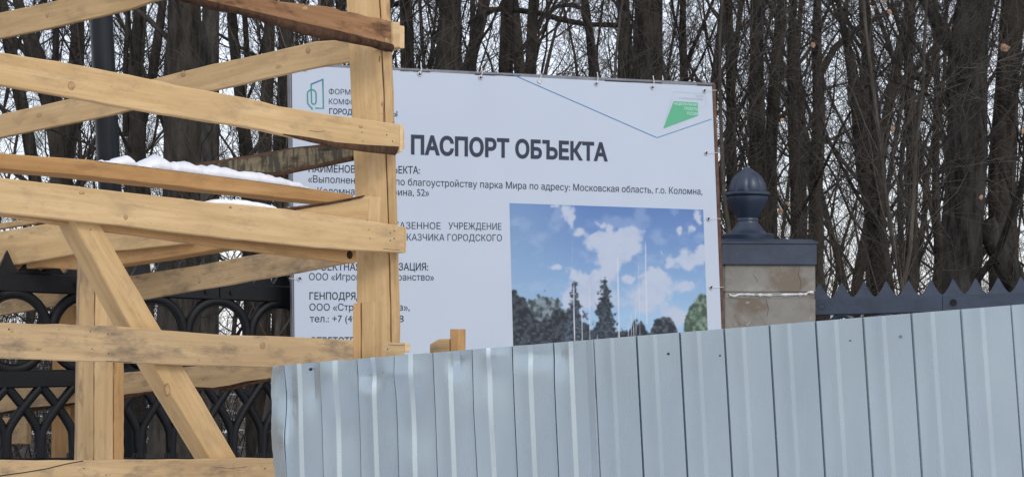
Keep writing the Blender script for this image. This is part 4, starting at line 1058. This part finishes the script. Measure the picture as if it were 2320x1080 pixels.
big_tree([(418, -20, 84), (415, 150, 88), (412, 360, 92), (405, 700, 110)], 15.5, 'very thick dark trunk behind the crossing boards', B1, seed=5, limbs=14)
big_tree([(478, -20, 44), (474, 160, 48), (470, 360, 56), (466, 700, 64)], 16.5, 'thick dark trunk touching the widest trunk on its right', B2, seed=6)
big_tree([(520, -20, 22), (528, 80, 26), (545, 220, 30), (560, 360, 34), (570, 700, 38)], 20, 'curved trunk above the snow-topped beam', B1, seed=7, forks=[[(550, 230, 14), (560, 120, 13), (552, 0, 12)]])
big_tree([(612, -20, 26), (608, 150, 28), (600, 330, 34), (596, 700, 40)], 18.5, 'trunk left of the banner edge behind the boards', B3, seed=8)
big_tree([(650, -20, 34), (648, 150, 38), (645, 350, 44), (640, 700, 50)], 17, 'thick trunk along the left edge of the banner', B1, seed=9)
big_tree([(738, -20, 26), (742, 100, 28), (748, 300, 30)], 20, 'trunk above the banner left of the corner post', B1, seed=10)
big_tree([(918, -20, 28), (922, 80, 32), (925, 300, 36)], 19, 'trunk beside the top of the corner post', B1, seed=11)
big_tree([(1022, -20, 46), (1018, 60, 54), (1012, 160, 62), (1008, 400, 70)], 17, 'thick trunk above the second banner eyelet', B1, seed=12)
big_tree([(1070, -20, 12), (1071, 60, 15), (1070, 150, 20), (1066, 300, 22)], 22, 'slim trunk between two thick trunks above the banner', B1, seed=13, forks=[[(1071, 70, 10), (1090, 40, 8), (1130, 20, 7)]])
big_tree([(1152, -20, 30), (1148, 60, 32), (1146, 160, 36), (1142, 400, 40)], 18, 'straight trunk above the middle of the banner', B1, seed=14)
big_tree([(1212, -20, 26), (1206, 60, 27), (1203, 170, 30), (1200, 400, 34)], 18.5, 'straight dark trunk next to the open patch of sky', B1, seed=15)
arch = big_tree([(1318, -20, 14), (1335, 70, 17), (1342, 160, 20), (1346, 400, 24)], 20, 'slim trunk in the open sky above the banner', B1, seed=16, limbs=8, forks=[[(1448, 62, 11), (1390, 57, 12), (1330, 56, 12), (1270, 45, 12), (1220, 30, 13), (1160, 22, 13), (1110, 22, 12), (1080, 38, 10), (1060, 55, 8)], [(1328, 55, 11), (1318, 20, 10), (1295, 11, 10), (1262, 15, 9), (1242, 32, 8), (1238, 60, 7), (1222, 100, 6), (1212, 150, 5)]])
big_tree([(1412, -20, 30), (1414, 80, 34), (1416, 170, 38), (1418, 400, 40)], 17.5, 'dark trunk left of the widest trunk above the banner', B1, seed=17)
big_tree([(1470, -20, 64), (1468, 80, 68), (1466, 170, 72), (1462, 400, 80)], 16, 'widest trunk above the right half of the banner', B1, seed=18)
big_tree([(1548, -20, 14), (1546, 80, 18), (1550, 180, 22), (1552, 400, 26)], 21, 'slim trunk above the right corner of the banner', B1, seed=19, forks=[[(1549, 170, 12), (1570, 110, 10), (1600, 40, 8), (1620, -10, 7)]])
big_tree([(1650, -20, 18), (1655, 150, 22), (1658, 400, 26), (1660, 700, 30)], 22, 'slim trunk left of the acorn finial', B3, seed=20)
big_tree([(1716, -20, 34), (1714, 120, 34), (1716, 300, 38), (1722, 500, 44), (1725, 700, 50)], 17.5, 'tall trunk directly behind the acorn finial', B1, seed=21)
big_tree([(1772, -20, 20), (1762, 80, 22), (1752, 200, 26), (1745, 400, 34), (1744, 700, 38)], 18.5, 'leaning trunk right of the acorn finial', B1, seed=22)
big_tree([(1800, -20, 18), (1792, 100, 20), (1795, 250, 22), (1802, 420, 28), (1806, 700, 34)], 19.5, 'narrow trunk above the right side of the pier cap', B3, seed=23)
big_tree([(1852, -20, 18), (1850, 100, 24), (1856, 250, 30), (1848, 420, 36), (1850, 700, 42)], 20, 'trunk rising where the right iron fence meets the pier', B1, seed=24, forks=[[(1852, 180, 18), (1890, 110, 16), (1950, 60, 12), (2010, 30, 10), (2060, -10, 8)]])
big_tree([(1902, 20, 14), (1925, 130, 24), (1945, 250, 34), (1960, 380, 44), (1985, 500, 50), (2005, 700, 58)], 17, 'V-forked brown trunk above the right iron fence', B3, seed=25, forks=[[(1988, 300, 26), (1978, 200, 20), (1970, 100, 17), (1962, -20, 14)], [(1992, 480, 34), (1990, 380, 34), (1988, 290, 26)]])
big_tree([(2062, -20, 14), (2056, 100, 20), (2062, 220, 24), (2068, 350, 30), (2066, 520, 30), (2062, 700, 34)], 18, 'dark trunk with thin forks left of the big grey trunk', B1, seed=26, forks=[[(2066, 300, 16), (2090, 220, 13), (2120, 120, 12), (2140, 40, 9)], [(2060, 120, 12), (2035, 60, 9), (2020, 0, 8)]])
big_tree([(2118, -20, 12), (2122, 200, 14), (2120, 420, 20), (2130, 700, 24)], 21, 'thin brown stem just left of the big grey trunk', B3, seed=27)
big_tree([(2215, -30, 92), (2200, 60, 90), (2190, 180, 96), (2192, 350, 98), (2186, 500, 92), (2172, 700, 96)], 14, 'big grey-barked trunk near the right edge of the photo', B2, seed=28, limbs=16, forks=[[(2155, 110, 34), (2130, 60, 30), (2105, 20, 24), (2080, -20, 20)], [(2230, 500, 50), (2280, 600, 60), (2320, 700, 70)]], lv=(7, 7), zmin=1.6)
big_tree([(2300, -20, 60), (2286, 150, 60), (2270, 400, 66), (2275, 700, 74)], 16, 'dark trunk at the right edge behind the grey trunk', B1, seed=29, lv=(7, 6))

# low brushwood: shrubs along the wood's edge
def brush(seed, n, H, sp, tw=.0035):
    r = random.Random(seed); tb = TB()
    for i in range(n):
        st_ = wander(r, Vector((r.gauss(0, sp), r.gauss(0, sp * .5), 0)), Vector((r.uniform(-.35, .35), r.uniform(-.35, .35), 1)), r.uniform(.6, 1) * H, 8, .16, .03)
        tb.tube(st_, [.011 * (1 - .75 * k / 8) for k in range(9)], 4)
        for j in range(9):
            g_ = r.uniform(.15, 1); kk = min(int(g_ * 8), 7); q = st_[kk].lerp(st_[kk + 1], g_ * 8 - kk)
            b_ = wander(r, q, rdir(r, (st_[kk + 1] - st_[kk]).normalized(), r.uniform(.4, 1.2)), r.uniform(.4, 1.0), 4, .3, .02); tb.tube(b_, [tw * 1.4, tw * 1.2, tw, tw * .8, tw * .6], 3)
            for l in range(4):
                kk2 = r.randrange(4); q2 = b_[kk2].lerp(b_[kk2 + 1], r.random()); t_ = wander(r, q2, rdir(r, (b_[kk2 + 1] - b_[kk2]).normalized(), r.uniform(.5, 1.2)), r.uniform(.15, .45), 2, .4); tb.tube(t_, [tw * .8, tw * .6, tw * .4], 3)
    return tb.mesh('bare_shrub')
bp_ = [brush(300 + i, 16, 3.6 + .5 * i, .7) for i in range(4)]
for i, b_ in enumerate(bp_): b_.materials.append(M['twig_brown'] if i % 2 else M['twig'])
r = random.Random(9)
for i in range(84):
    D = r.uniform(15, 34); half = D * .268 + 1; x = r.uniform(-half, half)
    if i >= 58: D = r.uniform(14.5, 24); x = D * r.uniform(.09, .29)
    if -.5 < x < 1.0 and D < 20: continue
    o = bpy.data.objects.new('bare_shrub', bp_[r.randrange(4)]); C.objects.link(o); o.location = (x, D, -.05); o.rotation_euler = (0, 0, r.uniform(0, 6.28)); s_ = r.uniform(.5, .85) * (.8 if i >= 58 else 1); o.scale = (s_, s_, s_)
    tag(o, 'tangled leafless brushwood growing between the dark trunks', 'shrub', 'leafless shrubs between the trunks')
# nearest twigs with a few dry leaves, hanging from a tree whose stem is right of the frame
tr_, tb = crown(781, 6.5, 46, 1.6, 8, 7, 1.0, .06, None, .035, .0022)
nt_ = empty('young_tree', at(2560, 758, 13) * 1, 'young tree with fine brown twigs and a few dry leaves at the right edge', 'tree'); nt_.location.z = 0
ox = nt_.location
for v in tb.V: v += ox
link('crown', tb.mesh('crown'), nt_, M['twig_brown'])
link('trunk', trunk_mesh('trunk', [p + ox for p in tr_], [.06 * (1 - .6 * k / (len(tr_) - 1)) for k in range(len(tr_))], 5, 8, 2), nt_, M['bark_brown'])
for k_, (px_, D_, sd_, lab) in enumerate(((1705, 13.4, 801, 'thin pale-twigged sapling behind the acorn finial'), (1990, 13.2, 802, 'thin grey-brown sapling between the pier and the big grey trunk'), (2175, 12.9, 803, 'spindly sapling with light twigs in front of the big grey trunk'), (2330, 12.7, 804, 'spindly sapling at the right edge of the photo'), (1480, 13.6, 805, 'thin sapling behind the right half of the banner'), (560, 13.0, 806, 'thin sapling behind the iron fence left of the banner'))):
    tr2, tb2 = crown(sd_, 5.2 if k_ != 4 else 4.6, 24, .9, 6, 6, .8, .03, None, .024, .0018)
    e2 = empty('sapling', Vector((at(px_, 758, D_).x, D_, 0)), lab, 'tree'); o_ = e2.location
    for v in tb2.V: v += o_
    link('crown', tb2.mesh('crown'), e2, M['twig_pale']); link('trunk', trunk_mesh('trunk', [p + o_ for p in tr2], [.022 * (1 - .7 * k / (len(tr2) - 1)) for k in range(len(tr2))], 5, 6, 2), e2, M['twig_pale'])
def leaf_at(x, y, D, s, rot, parent):
    c = at(x, y, D); bm = bmesh.new(); rr_ = Matrix.Rotation(rot, 3, 'Y') @ Matrix.Rotation(rnd.uniform(-.6, .6), 3, 'Z')
    pts = [(0, 0, 0), (.35, .1, .3), (.45, .15, .6), (.1, .05, 1.1), (-.3, .12, .75), (-.4, .1, .35)]
    vv_ = [bm.verts.new(c + rr_ @ (Vector(q) * s)) for q in pts]; cc = bm.verts.new(c + rr_ @ Vector((0, -.06 * s, .5 * s)))
    for k in range(6): bm.faces.new((vv_[k], vv_[(k + 1) % 6], cc))
    link('leaf', bm_mesh('leaf', bm), parent, M['leaf'])
for x, y, s_, rt in ((2003, 8, .045, .4), (2010, 22, .04, 2.2), (1840, 95, .04, 2.8), (2268, 100, .06, 2.4), (2272, 112, .05, 1.2), (2022, 285, .035, 2.9), (1767, 470, .045, 3.0), (1778, 458, .03, 2.2), (2223, 440, .035, 3.1), (1768, 275, .03, .9), (2316, 290, .04, 2.6), (1975, 20, .03, 1.0)):
    leaf_at(x, y, 12.6, s_, rt, nt_)
print('trees', cnt, 'tris', sum(len(o.data.polygons) for o in bpy.data.objects if o.type == 'MESH'), 'unique', sum(len(m_.polygons) for m_ in bpy.data.meshes))
